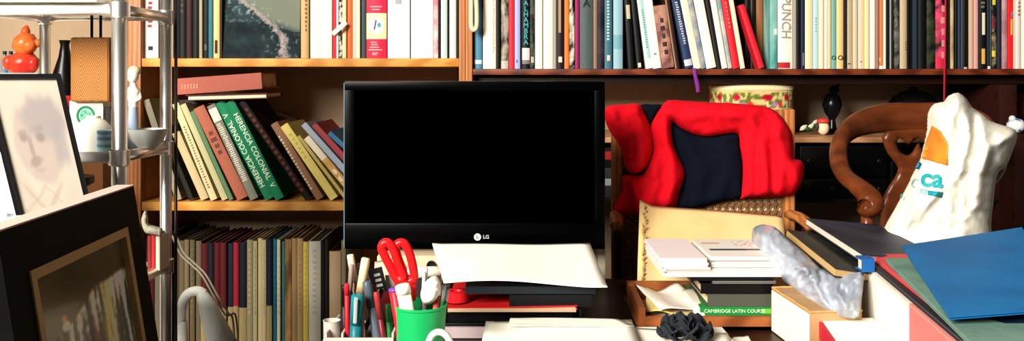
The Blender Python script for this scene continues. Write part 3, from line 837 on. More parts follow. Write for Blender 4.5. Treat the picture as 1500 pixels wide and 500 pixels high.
# monitor -----------------------------------------------------------------
MD = 1.66
mo = wthing('monitor', 'black flat monitor with blank screen on desk before the bookcase', 'monitor', (X(690, MD), MD+.08, DZ))
mx0, mx1, mz0, mz1 = X(504, MD), X(886.5, MD), Z(366, MD), Z(119, MD)
box('rear_housing', BLACK, mo, mx0+.03, mx1-.03, MD+.03, MD+.06, mz0+.03, mz1-.03, bev=.012)
bz = MB(); sx0, sx1, sz0, sz1 = X(519, MD), X(871, MD), Z(327, MD), Z(133, MD)
bz.box(mx0, mx1, MD, MD+.032, sz1, mz1, bev=.003); bz.box(mx0, mx1, MD, MD+.032, mz0, sz0, bev=.004)
bz.box(mx0, sx0, MD, MD+.032, sz0-.001, sz1+.001, bev=.002); bz.box(sx1, mx1, MD, MD+.032, sz0-.001, sz1+.001, bev=.002)
sharp(bz.build('bezel', mat((1, 1, 2), .3, spec=.05), mo), 50)
box('screen', mat((0, 0, 0), .8, spec=0), mo, sx0-.001, sx1+.001, MD+.006, MD+.03, sz0-.001, sz1+.001)
box('edge_trim', mat((90, 110, 122), .3), mo, mx0-.0008, mx0+.001, MD-.0004, MD+.01, mz0+.004, mz1-.003)
lc = P(699.5, 347.5, MD-.0005); lr = 5.3*MD/F
vs, fs = lathe_vf([(lr, 0), (lr, .0006)], 28)
lg = mesh('logo_disc', [(lc.x+a, lc.y-z, lc.z+b) for a, b, z in vs], fs, mat((176, 182, 178), .4), mo)
vs, fs = text_vf('L', lr*1.15, .0003); 
MB().add(([(lc.x-lr*.02+a.x, lc.y-.0009-a.z, lc.z+a.y) for a in vs], fs)).build('logo_mark', mat((60, 60, 64), .4), mo)
vs, fs = text_vf('LG', .0092, .0004, bold=.0002)
q = P(712, 347.5, MD-.0006)
mesh('brand_lettering', [(q.x+a.x, q.y-a.z, q.z+a.y) for a in vs], fs, mat((168, 174, 176), .4), mo)
box('stand_neck', BLACK, mo, X(690, MD)-.035, X(690, MD)+.035, MD+.035, MD+.06, DZ+.012, mz0+.05, bev=.004)
bs = lathe_vf([(.0, 0), (.105, 0), (.105, .006), (.09, .012), (0, .013)], 32)
sharp(mesh('stand_base', [(X(690, MD)+a*1.1, MD+.045+b*.62, DZ+.0005+z) for a, b, z in bs[0]], bs[1], GLOSSBLACK, mo), 40)

# paper helpers --------------------------------------------------------------
def sheet(name, label, cat, c00, c10, c11, c01, m, curl=0.002, group=None, th=.0006, n=14, seed=0, part='sheet', lift=None):
    c00, c10, c11, c01 = map(Vector, (c00, c10, c11, c01))
    r = wthing(name, label, cat, c00, group) if label else None
    vs = []; fs = []
    for s in (0, 1):
        for j in range(n+1):
            for i in range(n+1):
                u = i/n; v = j/n
                q = c00*(1-u)*(1-v)+c10*u*(1-v)+c11*u*v+c01*(1-u)*v
                z = curl*(noise.noise(Vector((u*2.2+seed, v*2.2, seed*3)))+.3)
                if lift: z += lift(u, v)
                vs.append(q+Vector((0, 0, z+s*th)))
    N = (n+1)*(n+1)
    for j in range(n):
        for i in range(n):
            a = j*(n+1)+i
            fs.append((a, a+1, a+n+2, a+n+1)); fs.append((N+a+n+1, N+a+n+2, N+a+1, N+a))
    for i in range(n):
        for a, b in ((i, i+1), (n*(n+1)+i, n*(n+1)+i+1), (i*(n+1), (i+1)*(n+1)), (i*(n+1)+n, (i+1)*(n+1)+n)): fs.append((a, b, N+b, N+a))
    o = mesh(part, vs, fs, m, r, smooth=True)
    return r or o
def flat(px, py, H):   # point at drop H below eye height, seen at that spot
    D = F*H/(py-HY); return P(px, py, D)

# stack of trays below the monitor --------------------------------------------
SD = 1.37
lying('box_file', 'lilac-grey box file at bottom of stack beneath the black tray', 'box file', Vector((X(646, SD), SD, DZ+.001)), (X(728, SD)-X(646, SD), 0, 0), (0, .24, 0), .0185, mat((178, 160, 162), .6), spine='front')
lying('book', 'thick dark brown book under the tray beside lilac-grey box file', 'book', Vector((X(730, SD), SD+.01, DZ+.001)), (X(846, SD)-X(730, SD), 0, 0), (0, .2, 0), .0185, mat((40, 24, 20), .5), spine='front')
def tray(label, x0, x1, d0, d1, z0, h, m):
    t = wthing('letter_tray', label, 'letter tray', ((x0+x1)/2, (d0+d1)/2, z0))
    box('tray_floor', m, t, x0, x1, d0, d1, z0, z0+.004, bev=.001)
    for a, b in ((x0, x0+.004), (x1-.004, x1)): box('tray_side', m, t, a, b, d0, d1, z0+.0045, z0+h, bev=.001)
    box('tray_back', m, t, x0+.0045, x1-.0045, d1-.004, d1, z0+.0045, z0+h, bev=.001)
    return t
zt = DZ+.021
tray('lower black letter tray with red folder inside, beneath white sheet', X(648, SD), X(852, SD)+.0, SD-.005, SD+.23, zt, .026, mat((12, 12, 14), .4))
# papers in lower tray front (dark spine)
lying('binder', 'slim black binder lying in the lower letter tray', 'binder', Vector((X(655, SD), SD+.002, zt+.0045)), (.19, 0, 0), (0, .21, 0), .017, mat((10, 10, 12), .35), spine='front')
rf = lying('folder', 'red card folder with tan underside on black binder', 'folder', Vector((X(656, SD), SD-.012, zt+.0225)), Vector((X(845, SD)-X(656, SD), 0, .004)), (0, .23, .003), .006, mat((186, 24, 28), .5), mat((190, 160, 130), .6), spine='back', board=.0014)
box('underside_card', mat((176, 146, 116), .6), rf[0], X(657, SD), X(843, SD), SD-.0128, SD-.0118, zt+.023, zt+.0285)
lying('folder', 'black sleeve lying over the red card folder under slate folder', 'folder', Vector((X(746, SD), SD-.009, zt+.0292)), (X(866, SD)-X(746, SD), 0, 0), (0, .22, 0), .0185, mat((14, 16, 20), .45), spine='front')
tp = wthing('tape_roll', 'red roll of tape lying on front of the red folder', 'tape', P(668, 438, SD))
q = P(669, 440, SD+.02); q.z = zt+.0315
pr = [(.017, 0), (.019, .001), (.019, .015), (.017, .016), (.0095, .016), (.0088, .015), (.0088, .001), (.0095, 0), (.017, 0)]
lathe('tape_ring', mat((196, 22, 30), .35), tp, pr, q, 28)
dkf = lying('folder', 'dark slate folder directly under the white paper sheet', 'folder', Vector((X(682, SD), SD-.008, zt+.049)), Vector((X(872, SD)-X(682, SD), 0, 0)), (0, .235, 0), .011, mat((34, 42, 48), .5), spine='front')
sheet('paper_sheet', 'large white paper sheet atop tray stack below the monitor', 'paper', P(650, 419, 1.345), P(890, 426, 1.345), P(864, 360, 1.60), P(633, 360, 1.60), PAPER, .002, seed=2, n=20, lift=lambda u, v: .003+.006*math.sin(min(1, u*1.15)*3.1)*(1-v))
wb = wthing('box', 'cream upright carton behind paper sheet corner beside chair post', 'box', P(875, 420, 1.66))
box('carton', mat((206, 196, 170), .6), wb, X(863, 1.72), X(887, 1.72), 1.72, 1.77, DZ+.001, Z(352, 1.72), bev=.002)
box('carton_flap', mat((160, 150, 128), .6), wb, X(864, 1.72), X(874, 1.72), 1.717, 1.72, DZ+.004, Z(356, 1.72), bev=.0005)
ph = wthing('box', 'beige carton with round black hole behind the red scissors', 'box', P(600, 408, 1.6))
ph_ = box('carton', mat((204, 180, 148), .6), ph, X(552, 1.58), X(648, 1.58), 1.58, 1.63, DZ+.001, Z(375, 1.58), bev=.003)
vs, fs = lathe_vf([(.0085, 0), (.0085, .004), (.006, .004), (.006, .001)], 20); c = P(632, 389, 1.58)
mesh('round_hole', [(c.x+a, c.y-z, c.z+b) for a, b, z in vs], fs, BLACK, ph)
mesh('hole_centre', [(c.x+a*.72, c.y-.0015, c.z+b*.72) for a, b, z in vs[:20]], [tuple(range(20))], mat((20, 14, 12), .6), ph)
# glass / metal tube lying right of hole
wt = wthing('paper_roll', 'white paper roll lying before the beige carton', 'paper roll', P(622, 400, 1.5))
tube('rolled_sheet', mat((226, 216, 198), .7), wt, [P(598, 402, 1.53), P(622, 399, 1.53), P(646, 398, 1.53)], .0095, 14)
box('roll_stand', mat((60, 50, 50), .6), wt, X(600, 1.53), X(645, 1.53), 1.521, 1.54, DZ+.001, Z(405, 1.53)-.004)

# ---- front papers
H0 = .366
rm = wthing('paper_ream', 'thick white paper ream at the desk front below loose sheets', 'paper', (X(900, 1.2), 1.2, DZ))
mb = MB()
for i in range(12):
    jx = random.uniform(-.003, .003); jy = random.uniform(-.003, .003)
    mb.box(X(714, 1.33)+jx+.003, X(1060, 1.33)+jx-.004, 1.03+jy, 1.32+jy, DZ+.0005+i*.0026, DZ+.0028+i*.0026)
mb.build('paper_block', PAPER, rm)
sheet('paper_sheet', 'white paper sheet nearest the green cup on the ream', 'paper', P(703, 505, 1.19)+Vector((0, -.08, 0)), P(935, 505, 1.19)+Vector((0, -.08, 0)), flat(925, 470, .3605), flat(712, 472, .3605), PAPER, .002, seed=5)
sheet('paper_sheet', 'white paper sheet lying under the dark fabric flower', 'paper', P(905, 525, 1.19)+Vector((0, -.05, -.0)), P(1075, 525, 1.19)+Vector((0, -.05, 0)), flat(1066, 489, .366), flat(915, 481, .366), mat((238, 230, 214), .8), .001, seed=8)
sheet('paper_sheet', 'small raised white slip at back of the white ream', 'paper', flat(744, 480, .3575), flat(930, 479, .3575), flat(905, 468, .3575), flat(748, 467, .3575), mat((236, 228, 212), .8), .002, seed=11)
sheet('paper_sheet', 'tiny white slip on the desk before the cream carton', 'paper', P(1066, 520, 1.22), P(1110, 520, 1.22), P(1096, 493, 1.34), P(1074, 495, 1.34), PAPER, .001, seed=12)
# lens-like dark print on sheet
def rose(c, R, m):
    r = wthing('fabric_flower', 'dark grey crumpled fabric flower on the white papers', 'flower', c)
    random.seed(4)
    for ring, (nr, rad, tilt, sz) in enumerate(((3, .25, 75, .55), (5, .5, 55, .75), (7, .8, 28, .9), (7, 1.05, 8, .8))):
        for k in range(nr):
            a = 2*math.pi*(k+.37*ring+random.uniform(-.15, .15))/nr
            d = Vector((math.cos(a), math.sin(a), 0)); up = Vector((0, 0, 1))
            t = math.radians(tilt+random.uniform(-10, 10))
            out = d*math.cos(t)+up*math.sin(t); side = Vector((-d.y, d.x, 0)); nn = side.cross(out)
            base = Vector(c)+d*R*rad*.45+up*R*.18*(3-ring)*.6+up*.002
            L = R*sz*.8; vs = []; fs = []
            for s in (0, 1):
                for j in range(7):
                    for i in range(7):
                        u = i/6*2-1; v = j/6
                        wd = L*.75*math.sin(math.pi*(.15+.75*v))
                        q = base+out*L*v+side*u*wd+nn*(.35*L*(u*u)*.8-.35*L*v*v+.12*L*noise.noise(Vector((u*2+k, v*3, ring))))*1.0
                        q += nn*s*.0015
                        q.z = max(q.z, c[2]+.0006+.0008*s)
                        vs.append(q)
            for j in range(6):
                for i in range(6):
                    b = j*7+i; fs.append((b, b+1, b+8, b+7)); fs.append((49+b+7, 49+b+8, 49+b+1, 49+b))
            for i in range(6):
                for p_, q_ in ((i, i+1), (42+i, 43+i), (i*7, i*7+7), (i*7+6, i*7+13)): fs.append((p_, q_, 49+q_, 49+p_))
            mesh('petal', vs, fs, m, r, smooth=True)
    mesh('flower_heart', *ball_vf((c[0], c[1], c[2]+R*.42), R*.22, bump=.4), m, r, smooth=True)
    return r
cf = flat(1004, 487, .3575); cf.z = CZ-.3635
rose(cf, .036, mat((46, 52, 60), .75, bump=.5, bscale=500))

# ================================================================== wooden tray with papers
TD0, TD1 = 1.415, 1.60
tx0, tx1 = X(936, TD0), X(1155, TD0)
tr = wthing('wooden_tray', 'shallow orange-brown wooden tray full of papers and books', 'tray', ((tx0+tx1)/2, 1.5, DZ))
TW = mat((150, 84, 42), .45, c2=(116, 60, 28), scale=8, kind='wave', stretch=(.5, 3, 4), lo=.2, hi=.9)
zt1 = DZ+.036
box('tray_floor', TW, tr, tx0, tx1, TD0, TD1, DZ+.001, DZ+.006)
def wallq(nm, a, b, th, z0, z1):
    a = Vector(a); b = Vector(b); d = (b-a).normalized(); n = Vector((-d.y, d.x))*th
    mesh(nm, *prism_vf([tuple(a), tuple(b), tuple(b+n), tuple(a+n)], z0, z1), TW, tr)
wallq('tray_front', (tx0, TD0), (tx1, TD0), .009, DZ+.001, DZ+.021)
wallq('tray_side', (X(918, 1.60), TD1), (tx0, TD0), .010, DZ+.001, zt1)
wallq('tray_side', (tx1, TD0+.0095), (tx1, TD1-.0095), .009, DZ+.001, zt1)
wallq('tray_back', (tx1, TD1), (X(918, 1.6)+.0105, TD1), .009, DZ+.001, zt1)
bx0 = X(1030, TD0+.02); bw = X(1131, TD0+.02)-bx0
zc = DZ+.0065
def flatbook(lab, x0, w, dep, t, m, pages=PAGE, d0=TD0+.014, spine='front'):
    global zc
    r = lying('book', lab, 'book', (x0, d0, zc), (w, 0, 0), (0, dep, 0), t, m, pages, spine=spine)
    zc += t+.0004
    return r
flatbook('cream paperback showing page edges at bottom of tray', bx0-.05, bw+.055, .15, .013, mat((200, 180, 140), .6), spine='back')
g = flatbook('green Latin course book with white title lying in tray', bx0-.006, bw+.012, .15, .0135, mat((24, 122, 52), .45))
vs, fs = text_vf('CAMBRIDGE LATIN COURSE', .0076, .0003, align='LEFT')
p0 = g[1]
mesh('spine_lettering', [(p0.x+.006+v.x*1.0, p0.y-.0006-v.z, p0.z+.0068+v.y) for v in vs], fs, mat((196, 226, 186), .6), g[0])
box('spine_label', mat((110, 170, 60), .5), g[0], p0.x+bw-.012, p0.x+bw+.004, p0.y-.0006, p0.y+.0003, p0.z+.003, p0.z+.0105)
flatbook('dull grey-green book lying above the green one', bx0+.006, bw, .15, .019, mat((84, 86, 74), .6))
flatbook('black book with dark red spine corner in the tray pile', bx0-.004, bw+.006, .155, .0165, mat((18, 12, 16), .45), d0=TD0+.018)
box('spine_label', mat((120, 24, 34), .5), bpy.data.objects[[o.name for o in bpy.data.objects if o.get('label', '').startswith('black book with dark red')][0]], .004, .034, -.0006, .0003, .005, .0125)
flatbook('slim grey magazine under the white paper pile', bx0+.014, bw-.01, .16, .004, mat((120, 120, 112), .5))
flatbook('slim black folder beneath the white paper pile', bx0-.02, bw+.02, .17, .006, mat((16, 18, 22), .5))
# white paper layers
def paperpile(lab, x0, x1, d0, dep, n, t, m, skew=.006):
    global zc
    r = wthing('paper_stack', lab, 'papers', ((x0+x1)/2, d0+dep/2, zc))
    mb = MB()
    for i in range(n):
        jx = random.uniform(-skew, skew); jy = random.uniform(-skew, skew)*.6
        mb.box(x0+jx, x1+jx, d0+jy, d0+dep+jy, zc+i*t, zc+(i+.86)*t)
    mb.build('paper_layers', m, r)
    zc += n*t+.0005
    return r
paperpile('white paper pile lying on the tray books', X(975, 1.43), X(1150, 1.43), 1.43, .18, 3, .004, mat((236, 228, 214), .7))
zk = zc
paperpile('thin grey-white magazine bundle on the paper pile', X(1042, 1.44), X(1158, 1.44), 1.44, .17, 2, .004, mat((216, 206, 200), .6), .002)
mgz = wthing('magazine', 'white magazine with blue and dark print topmost of tray pile', 'magazine', (X(1080, 1.45), 1.45, zc))
def fmag(u, v):
    c = (232, 226, 216)
    if .30 < v < .42 and u > .08: c = (40, 84, 96) if u < .55 else (110, 110, 100)
    if .7 < v < .8 and .05 < u < .3: c = (220, 150, 110)
    if .55 < v < .9 and .45 < u < .9 and noise.noise(Vector((u*30, v*14, 0))) > .12: c = (206, 170, 150)
    return c
mx_, mw_ = X(1040, 1.45), X(1165, 1.45)-X(1040, 1.45)
box('magazine_pages', mat((228, 220, 206), .6), mgz, mx_, mx_+mw_, 1.45, 1.60, zc, zc+.007, bev=.001)
painted('magazine_cover', mgz, fmag, 60, 40, lambda u, v: (mx_+.001+u*(mw_-.002), 1.451+v*.148, zc+.0075), .4)
zc = zk
paperpile('lilac-white papers piled at the near corner of the tray', X(968, 1.43), X(1036, 1.43), 1.425, .17, 5, .0036, mat((226, 212, 212), .75), .004)
# papers and transparent sleeve in tray's left part
random.seed(12)
for i, (lab, col, rot, zz) in enumerate((('pale paper bundle lying lowest inside wooden tray', (222, 206, 176), 4, .004), ('yellowish folded letter lying inside wooden tray', (216, 192, 120), -9, .012), ('creased white letter lying topmost inside wooden tray', (226, 214, 204), 10, .019))):
    c = Vector((X(982, 1.5), 1.50, DZ+.007+zz)); a = math.radians(rot)
    def w_(x, y): return c+Vector((x*math.cos(a)-y*math.sin(a), x*math.sin(a)+y*math.cos(a), 0))
    lf = lambda u, v: .006*math.sin(u*6+v*2)*(.4+.6*v)+.006*v
    if i == 0: lf = None
    sheet('letter', lab, 'letter', w_(-.04, -.062), w_(.038, -.062), w_(.038, .062), w_(-.04, .062), mat(col, .6), .003, seed=30+i, lift=lf)
tape = wthing('paper_strip', 'clear plastic strip folded over tray papers', 'strip', P(1010, 450, 1.45))
q = [P(1007, 424, 1.52), P(1015, 434, 1.49), P(1021, 447, 1.445), P(1026, 464, 1.424)]
mesh('folded_strip', *sweep_vf(curve(q, 4), (.0008, .009), 8, flat=(0, -1, .6)), mat((226, 220, 200), .3), tape, smooth=True)
# manila sheet leaning on the chair back
sh = sheet('manila_folder', 'large manila sheet with brown-stained edge leaning on the cane chair', 'folder', P(933, 436, 1.61), P(1160, 436, 1.61), P(1146, 317, 1.83), P(937, 302, 1.83), mat((226, 198, 142), .6, c2=(214, 184, 126), scale=6), .004, seed=40, n=24, part='manila_card', lift=lambda u, v: .010*math.exp(-(u/.06)**2))
a0, a1 = P(933, 436, 1.61), P(937, 302, 1.83)
mb = MB()
random.seed(3)
for i in range(34):
    t = .06+.9*i/34+random.uniform(-.008, .008); s = random.uniform(.3, 1)
    q = a0.lerp(a1, t)+Vector((.009+random.uniform(-.002, .003), -.003, .0125*math.exp(-(0.03/.06)**2)))
    w, l = .0012*s+.0005, .0028*s+.0012
    vs, fs = box_vf(-w, w, -.0006, .0006, -l, l)
    mb.add(([(q.x+a, q.y+b-.002, q.z+c_) for a, b, c_ in vs], fs))
mb.build('edge_stain', mat((158, 120, 74), .7), sh)

# ================================================================== green cup and its pens
CD = 1.19
cup = wthing('pen_cup', 'green plastic pen cup at desk front holding red scissors', 'cup', (X(616, CD), CD, DZ))
cc = Vector((X(616, CD), CD, DZ+.0008)); rt = 38.5*CD/F; hc = Z(446, CD)-DZ
prof = [(0, 0), (rt*.76, 0), (rt*.785, .003), (rt, hc-.004), (rt*1.03, hc-.003), (rt*1.03, hc), (rt*.965, hc), (rt*.76, .006), (0, .005)]
lathe('cup_body', mat((22, 156, 84), .35), cup, prof, cc, 40)
def scissors():
    s = wthing('scissors', 'red-handled scissors standing loops up in the green cup', 'scissors', cc+Vector((-.02, 0, .012)))
    red = mat((212, 22, 26), .3)
    D = CD
    for pts, dy in (([(582, 410), (572, 392), (563, 374), (559, 363), (563, 356), (570, 357), (577, 368), (583, 386), (590, 406)], 0.0), ([(596, 412), (588, 392), (581, 372), (580, 361), (586, 356), (593, 358), (600, 372), (605, 392), (606, 408)], .006)):
        cv = curve([P(x, y, D-.004+dy) for x, y in pts], 5, True)
        tube('handle_loop', red, s, cv, .0058, 12, closed=True, flat=(0, 1, 0))
    tube('handle_shank', red, s, curve([P(584, 404, D-.004), P(589, 420, D-.003), P(594, 440, D-.002)], 4), [(.005, .009)]*9, 12, flat=(0, 1, 0))
    tube('handle_shank', red, s, curve([P(600, 404, D+.003), P(600, 420, D+.003), P(599, 440, D+.002)], 4), [(.005, .009)]*9, 12, flat=(0, 1, 0))
    for x0, x1, dy in ((594, 604, -.002), (599, 596, .002)):
        mesh('blade', *sweep_vf([P(x0, 440, D+dy), P(x0*.6+x1*.4, 470, D+dy), P(x1, 505, D+dy)], [(.001, .006), (.001, .005), (.0007, .001)], 8, flat=(0, 1, 0)), CHROME, s)
scissors()
def pen(label, a, b, r, c, capc=None, capf=.35, tip=None, name='pen', clip=None, cat='pen', group=None):
    a = Vector(a); b = Vector(b); d = (b-a)
    p = wthing(name, label, cat, b, group)
    def pt(t): return a+d*t
    tube('barrel', mat(c, .35), p, [pt(capf), pt(capf+.001), pt(.9), pt(.96)], [r*.9, r*.95, r*.95, r*.8], 14)
    tube('tip_cone', mat(tip or (60, 60, 60), .4), p, [pt(.96), pt(.985), pt(1)], [r*.7, r*.45, r*.15], 12)
    tube('cap', mat(capc or c, .3), p, [pt(0), pt(.012), pt(capf)], [r*.8, r, r*1.05], 14)
    if clip:
        n = Vector((0, -1, 0)); 
        mesh('clip', *sweep_vf([pt(.03)+n*r*.9, pt(.05)+n*r*1.5, pt(capf*.9)+n*r*1.25], [(.0008, r*.3)]*3, 8, flat=(0, 1, 0)), mat(clip, .3, .6), p)
    return p
cb = lambda px, D=CD, dz=.008: Vector((X(px, D), D, DZ+dz))
gs = pen('white glue stick with orange band leaning in green cup front', P(589, 417, CD-.020), Vector((X(612, CD), CD-.016, DZ+.03)), .0095, (240, 232, 214), (240, 232, 214), .12, name='glue_stick', cat='glue stick')
ga, gb_ = P(589, 417, CD-.020), Vector((X(612, CD), CD-.016, DZ+.03))
tube('orange_band', mat((226, 110, 40), .4), gs, [ga.lerp(gb_, .36), ga.lerp(gb_, .43)], .0099, 16)
pen('red marker with purple tip at near side of green cup', P(577, 422, CD-.012), Vector((X(598, CD), CD-.004, DZ+.012)), .0075, (196, 24, 36), (110, 60, 150), .03)
pen('silver pen rising above tissue in green cup', P(623, 393, CD+.008), Vector((X(617, CD), CD+.004, DZ+.012)), .0038, (150, 156, 164), (190, 196, 200), .4, clip=(220, 220, 220))
pen('white pen with red stripe in green cup', P(642, 420, CD-.004), Vector((X(628, CD), CD-.006, DZ+.012)), .004, (206, 70, 66), (236, 224, 214), .1, clip=(236, 230, 220))
pen('slim steel pen near outer rim of green cup', P(650, 418, CD+.004), Vector((X(632, CD), CD+.004, DZ+.012)), .0034, (120, 126, 132), (206, 210, 210), .3, clip=(230, 230, 230))
pen('clear ballpoint at outermost rim of green cup', P(655, 424, CD+.012), Vector((X(634, CD), CD+.012, DZ+.012)), .0034, (206, 208, 206), (170, 180, 186), .25)
ts, _ = soft('tissue', [(620, 418), (628, 409), (637, 405), (644, 411), (645, 424), (640, 437), (630, 446), (620, 444), (616, 432)], CD-.012, .010, 9, mat((236, 228, 214), .8), None, 2.5, namp=.006, nscale=.12, Tb=.008, sharpn=.6)
tag(ts, 'crumpled white tissue stuffed in the green cup', 'tissue')
# white cable loop in front of the cup
cl = wthing('cable', 'white cable loop standing in front of the green cup', 'cable', P(645, 500, 1.1))
q = curve([P(626, 640, 1.115)*1, P(627, 520, 1.11), P(630, 497, 1.11), P(638, 488, 1.11), P(648, 488, 1.11), P(657, 497, 1.11), P(664, 520, 1.11), P(668, 590, 1.11)], 6)
q = [Vector((p_.x, p_.y, max(p_.z, DZ+.004))) for p_ in q]
tube('cable_sheath', mat((206, 212, 200), .5), cl, q, .0042, 10)

# ================================================================== pen organiser at the desk's end
OD = 1.24
og = wthing('desk_organizer', 'pale grey open pen organizer at end of the desk', 'organizer', (X(525, OD), OD, DZ))
OM = mat((196, 184, 176), .5)
ox0, ox1 = X(476, OD), X(577, OD)
box('organizer_floor', OM, og, ox0, ox1, OD-.005, OD+.10, DZ+.001, DZ+.004)
box('organizer_front', OM, og, ox0, ox1, OD-.005, OD-.002, DZ+.0045, Z(494, OD), bev=.0008)
box('organizer_back', OM, og, ox0, ox1, OD+.097, OD+.10, DZ+.0045, Z(470, OD+.1), bev=.0008)
for a in (ox0, ox1-.003, X(500, OD)): box('organizer_wall', OM, og, a, a+.003, OD-.0015, OD+.0965, DZ+.0045, Z(488, OD), bev=.0008)
pt_ = wthing('pot', 'translucent white pot with mint base in organizer corner', 'pot', (X(487, OD+.03), OD+.03, DZ+.005))
c = Vector((X(486, OD+.03), OD+.03, DZ+.0045))
lathe('pot_body', mat((214, 208, 196), .4), pt_, [(0, 0), (.0105, 0), (.0112, .002), (.0118, .05), (.0123, .051), (.0110, .051), (.0103, .004), (0, .003)], c, 26)
lathe('mint_band', mat((176, 212, 196), .4), pt_, [(.0118, .004), (.0122, .005), (.0122, .024), (.0119, .025)], c, 26)
ob = lambda px, D, dz=.006: Vector((X(px, D), D, DZ+dz))
pen('red pen standing upright in grey organizer', P(508, 416, OD+.01), ob(509, OD+.012), .0035, (206, 26, 40), (206, 30, 44), .15)
pen('black coiled-grip pen at inner edge of organizer', P(504, 418, OD+.03), ob(500.5+4, OD+.03), .0038, (30, 32, 36), (24, 26, 30), .3)
pen('teal marker with white clip standing in organizer', P(524, 432, OD+.006), ob(519, OD+.01), .0088, (22, 110, 124), (18, 118, 130), .45, clip=(226, 232, 226), name='marker', cat='marker')
pen('cream felt marker leaning above the teal one', P(536, 378, OD+.04), ob(514, OD+.035), .0062, (170, 92, 60), (230, 202, 160), .36, name='marker', cat='marker')
pen('slim black pen leaning behind the cream marker', P(515, 388, OD+.06), ob(507.5, OD+.055), .0035, (40, 40, 44), (150, 130, 120), .3)
pen('wooden-handled brush leaning behind organizer pens', P(513, 373, OD+.075), ob(535, OD+.07), .0052, (190, 150, 110), (216, 196, 164), .3, name='brush', cat='brush')
pen('pinkish brown pencil slanting across the organizer', P(533, 397, OD+.055), ob(571, OD+.055), .0042, (166, 104, 88), (176, 120, 104), .2, name='pencil', cat='pencil')
pen('blue-grey marker slanting in the organizer', P(537, 412, OD+.03), ob(556, OD+.03), .0062, (96, 112, 124), (78, 92, 104), .35, name='marker', cat='marker')
pen('maroon pen slanting low in the organizer', P(551, 428, OD+.015), ob(566, OD+.015), .0042, (116, 34, 40), (150, 44, 46), .4)
pen('rosy pink pen lying low in the organizer', P(527, 447, OD+.012), ob(532, OD+.02), .005, (206, 150, 146), (190, 110, 110), .35)
for (lab, x0, y0, x1, y1, Dd, w, c_, mk) in (('small black notebook with pale lettering tilted behind organizer', 540, 396, 566, 450, OD+.115, .02, (26, 26, 32), 1), ('grey card tilted between organizer and green cup', 564, 404, 572, 470, OD+.13, .034, (150, 142, 134), 0), ('dark red notebook tilted behind the organizer', 552, 430, 566, 470, OD+.108, .02, (120, 30, 32), 0)):
    a = P(x0, y0, Dd); zb = DZ+.001; L = (a.z-zb); dx = (x1-x0)/F*Dd
    nb = thing('notebook' if mk or 'note' in lab else 'card', lab, 'notebook', (a.x+dx, Dd, zb), (0, -math.atan2(dx, L), 0))
    box('cover', mat(c_, .5), nb, 0, w, 0, .003, w*abs(math.sin(math.atan2(dx, L)))*.0, math.hypot(dx, L))
    box('page_block', PAGE, nb, .0015, w-.0015, .003, .007, .002, math.hypot(dx, L)-.002)
    if mk:
        mb = MB()
        for i in range(5): mb.box(w*.3, w*.75, -.0006, .0002, math.hypot(dx, L)-.012-i*.008, math.hypot(dx, L)-.008-i*.008)
        mb.build('cover_lettering', mat((170, 168, 160), .6), nb)
pen('black marker with orange collar behind teal marker', P(529, 406, OD+.05), ob(522, OD+.048), .006, (196, 84, 34), (30, 28, 30), .3, name='marker', cat='marker')
pen('rust red crayon stub leaning behind maroon pen', P(544, 420, OD+.07), ob(575, OD+.07), .006, (150, 60, 44), (130, 46, 40), .3, name='crayon', cat='crayon')
pen('dark blue ballpoint crossing low behind pencils', P(560, 424, OD+.085), ob(526, OD+.085), .0038, (36, 44, 78), (30, 36, 66), .35)
pen('grey mechanical pencil between brush and notebook', P(526, 386, OD+.09), ob(552, OD+.09), .0038, (110, 108, 106), (150, 146, 140), .2, name='pencil', cat='pencil')
pen('small green pen near cup side of organizer', P(569, 446, OD+.04), ob(573, OD+.04), .0045, (40, 130, 60), (36, 120, 56), .35)
cdp = sheet('paper_sheet', 'beige envelope leaning on carton behind the organizer', 'envelope', P(546, 412, 1.46)+Vector((0, 0, -.06)), P(600, 412, 1.46)+Vector((0, 0, -.06)), P(583, 379, 1.57), P(549, 384, 1.57), mat((218, 200, 170), .7), .001, seed=50)

# ================================================================== cane armchair with the red fleece
KD = 1.90
ch = wthing('armchair', 'cane-backed wooden armchair draped with the red fleece behind desk', 'chair', (X(1030, KD), KD-.2, 0))
kx0, kx1 = X(897, KD), X(1165, KD)
kz1 = Z(160, KD); kz0 = Z(412, KD)
for a in (kx0, kx1-.022): box('back_post', WARMWOOD, ch, a, a+.022, KD, KD+.03, 0, kz1, bev=.004)
box('top_rail', WARMWOOD, ch, kx0+.0225, kx1-.0225, KD+.002, KD+.028, kz1-.04, kz1-.002, bev=.004)
box('lower_rail', WARMWOOD, ch, kx0+.0225, kx1-.0225, KD+.002, KD+.028, kz0-.03, kz0, bev=.004)
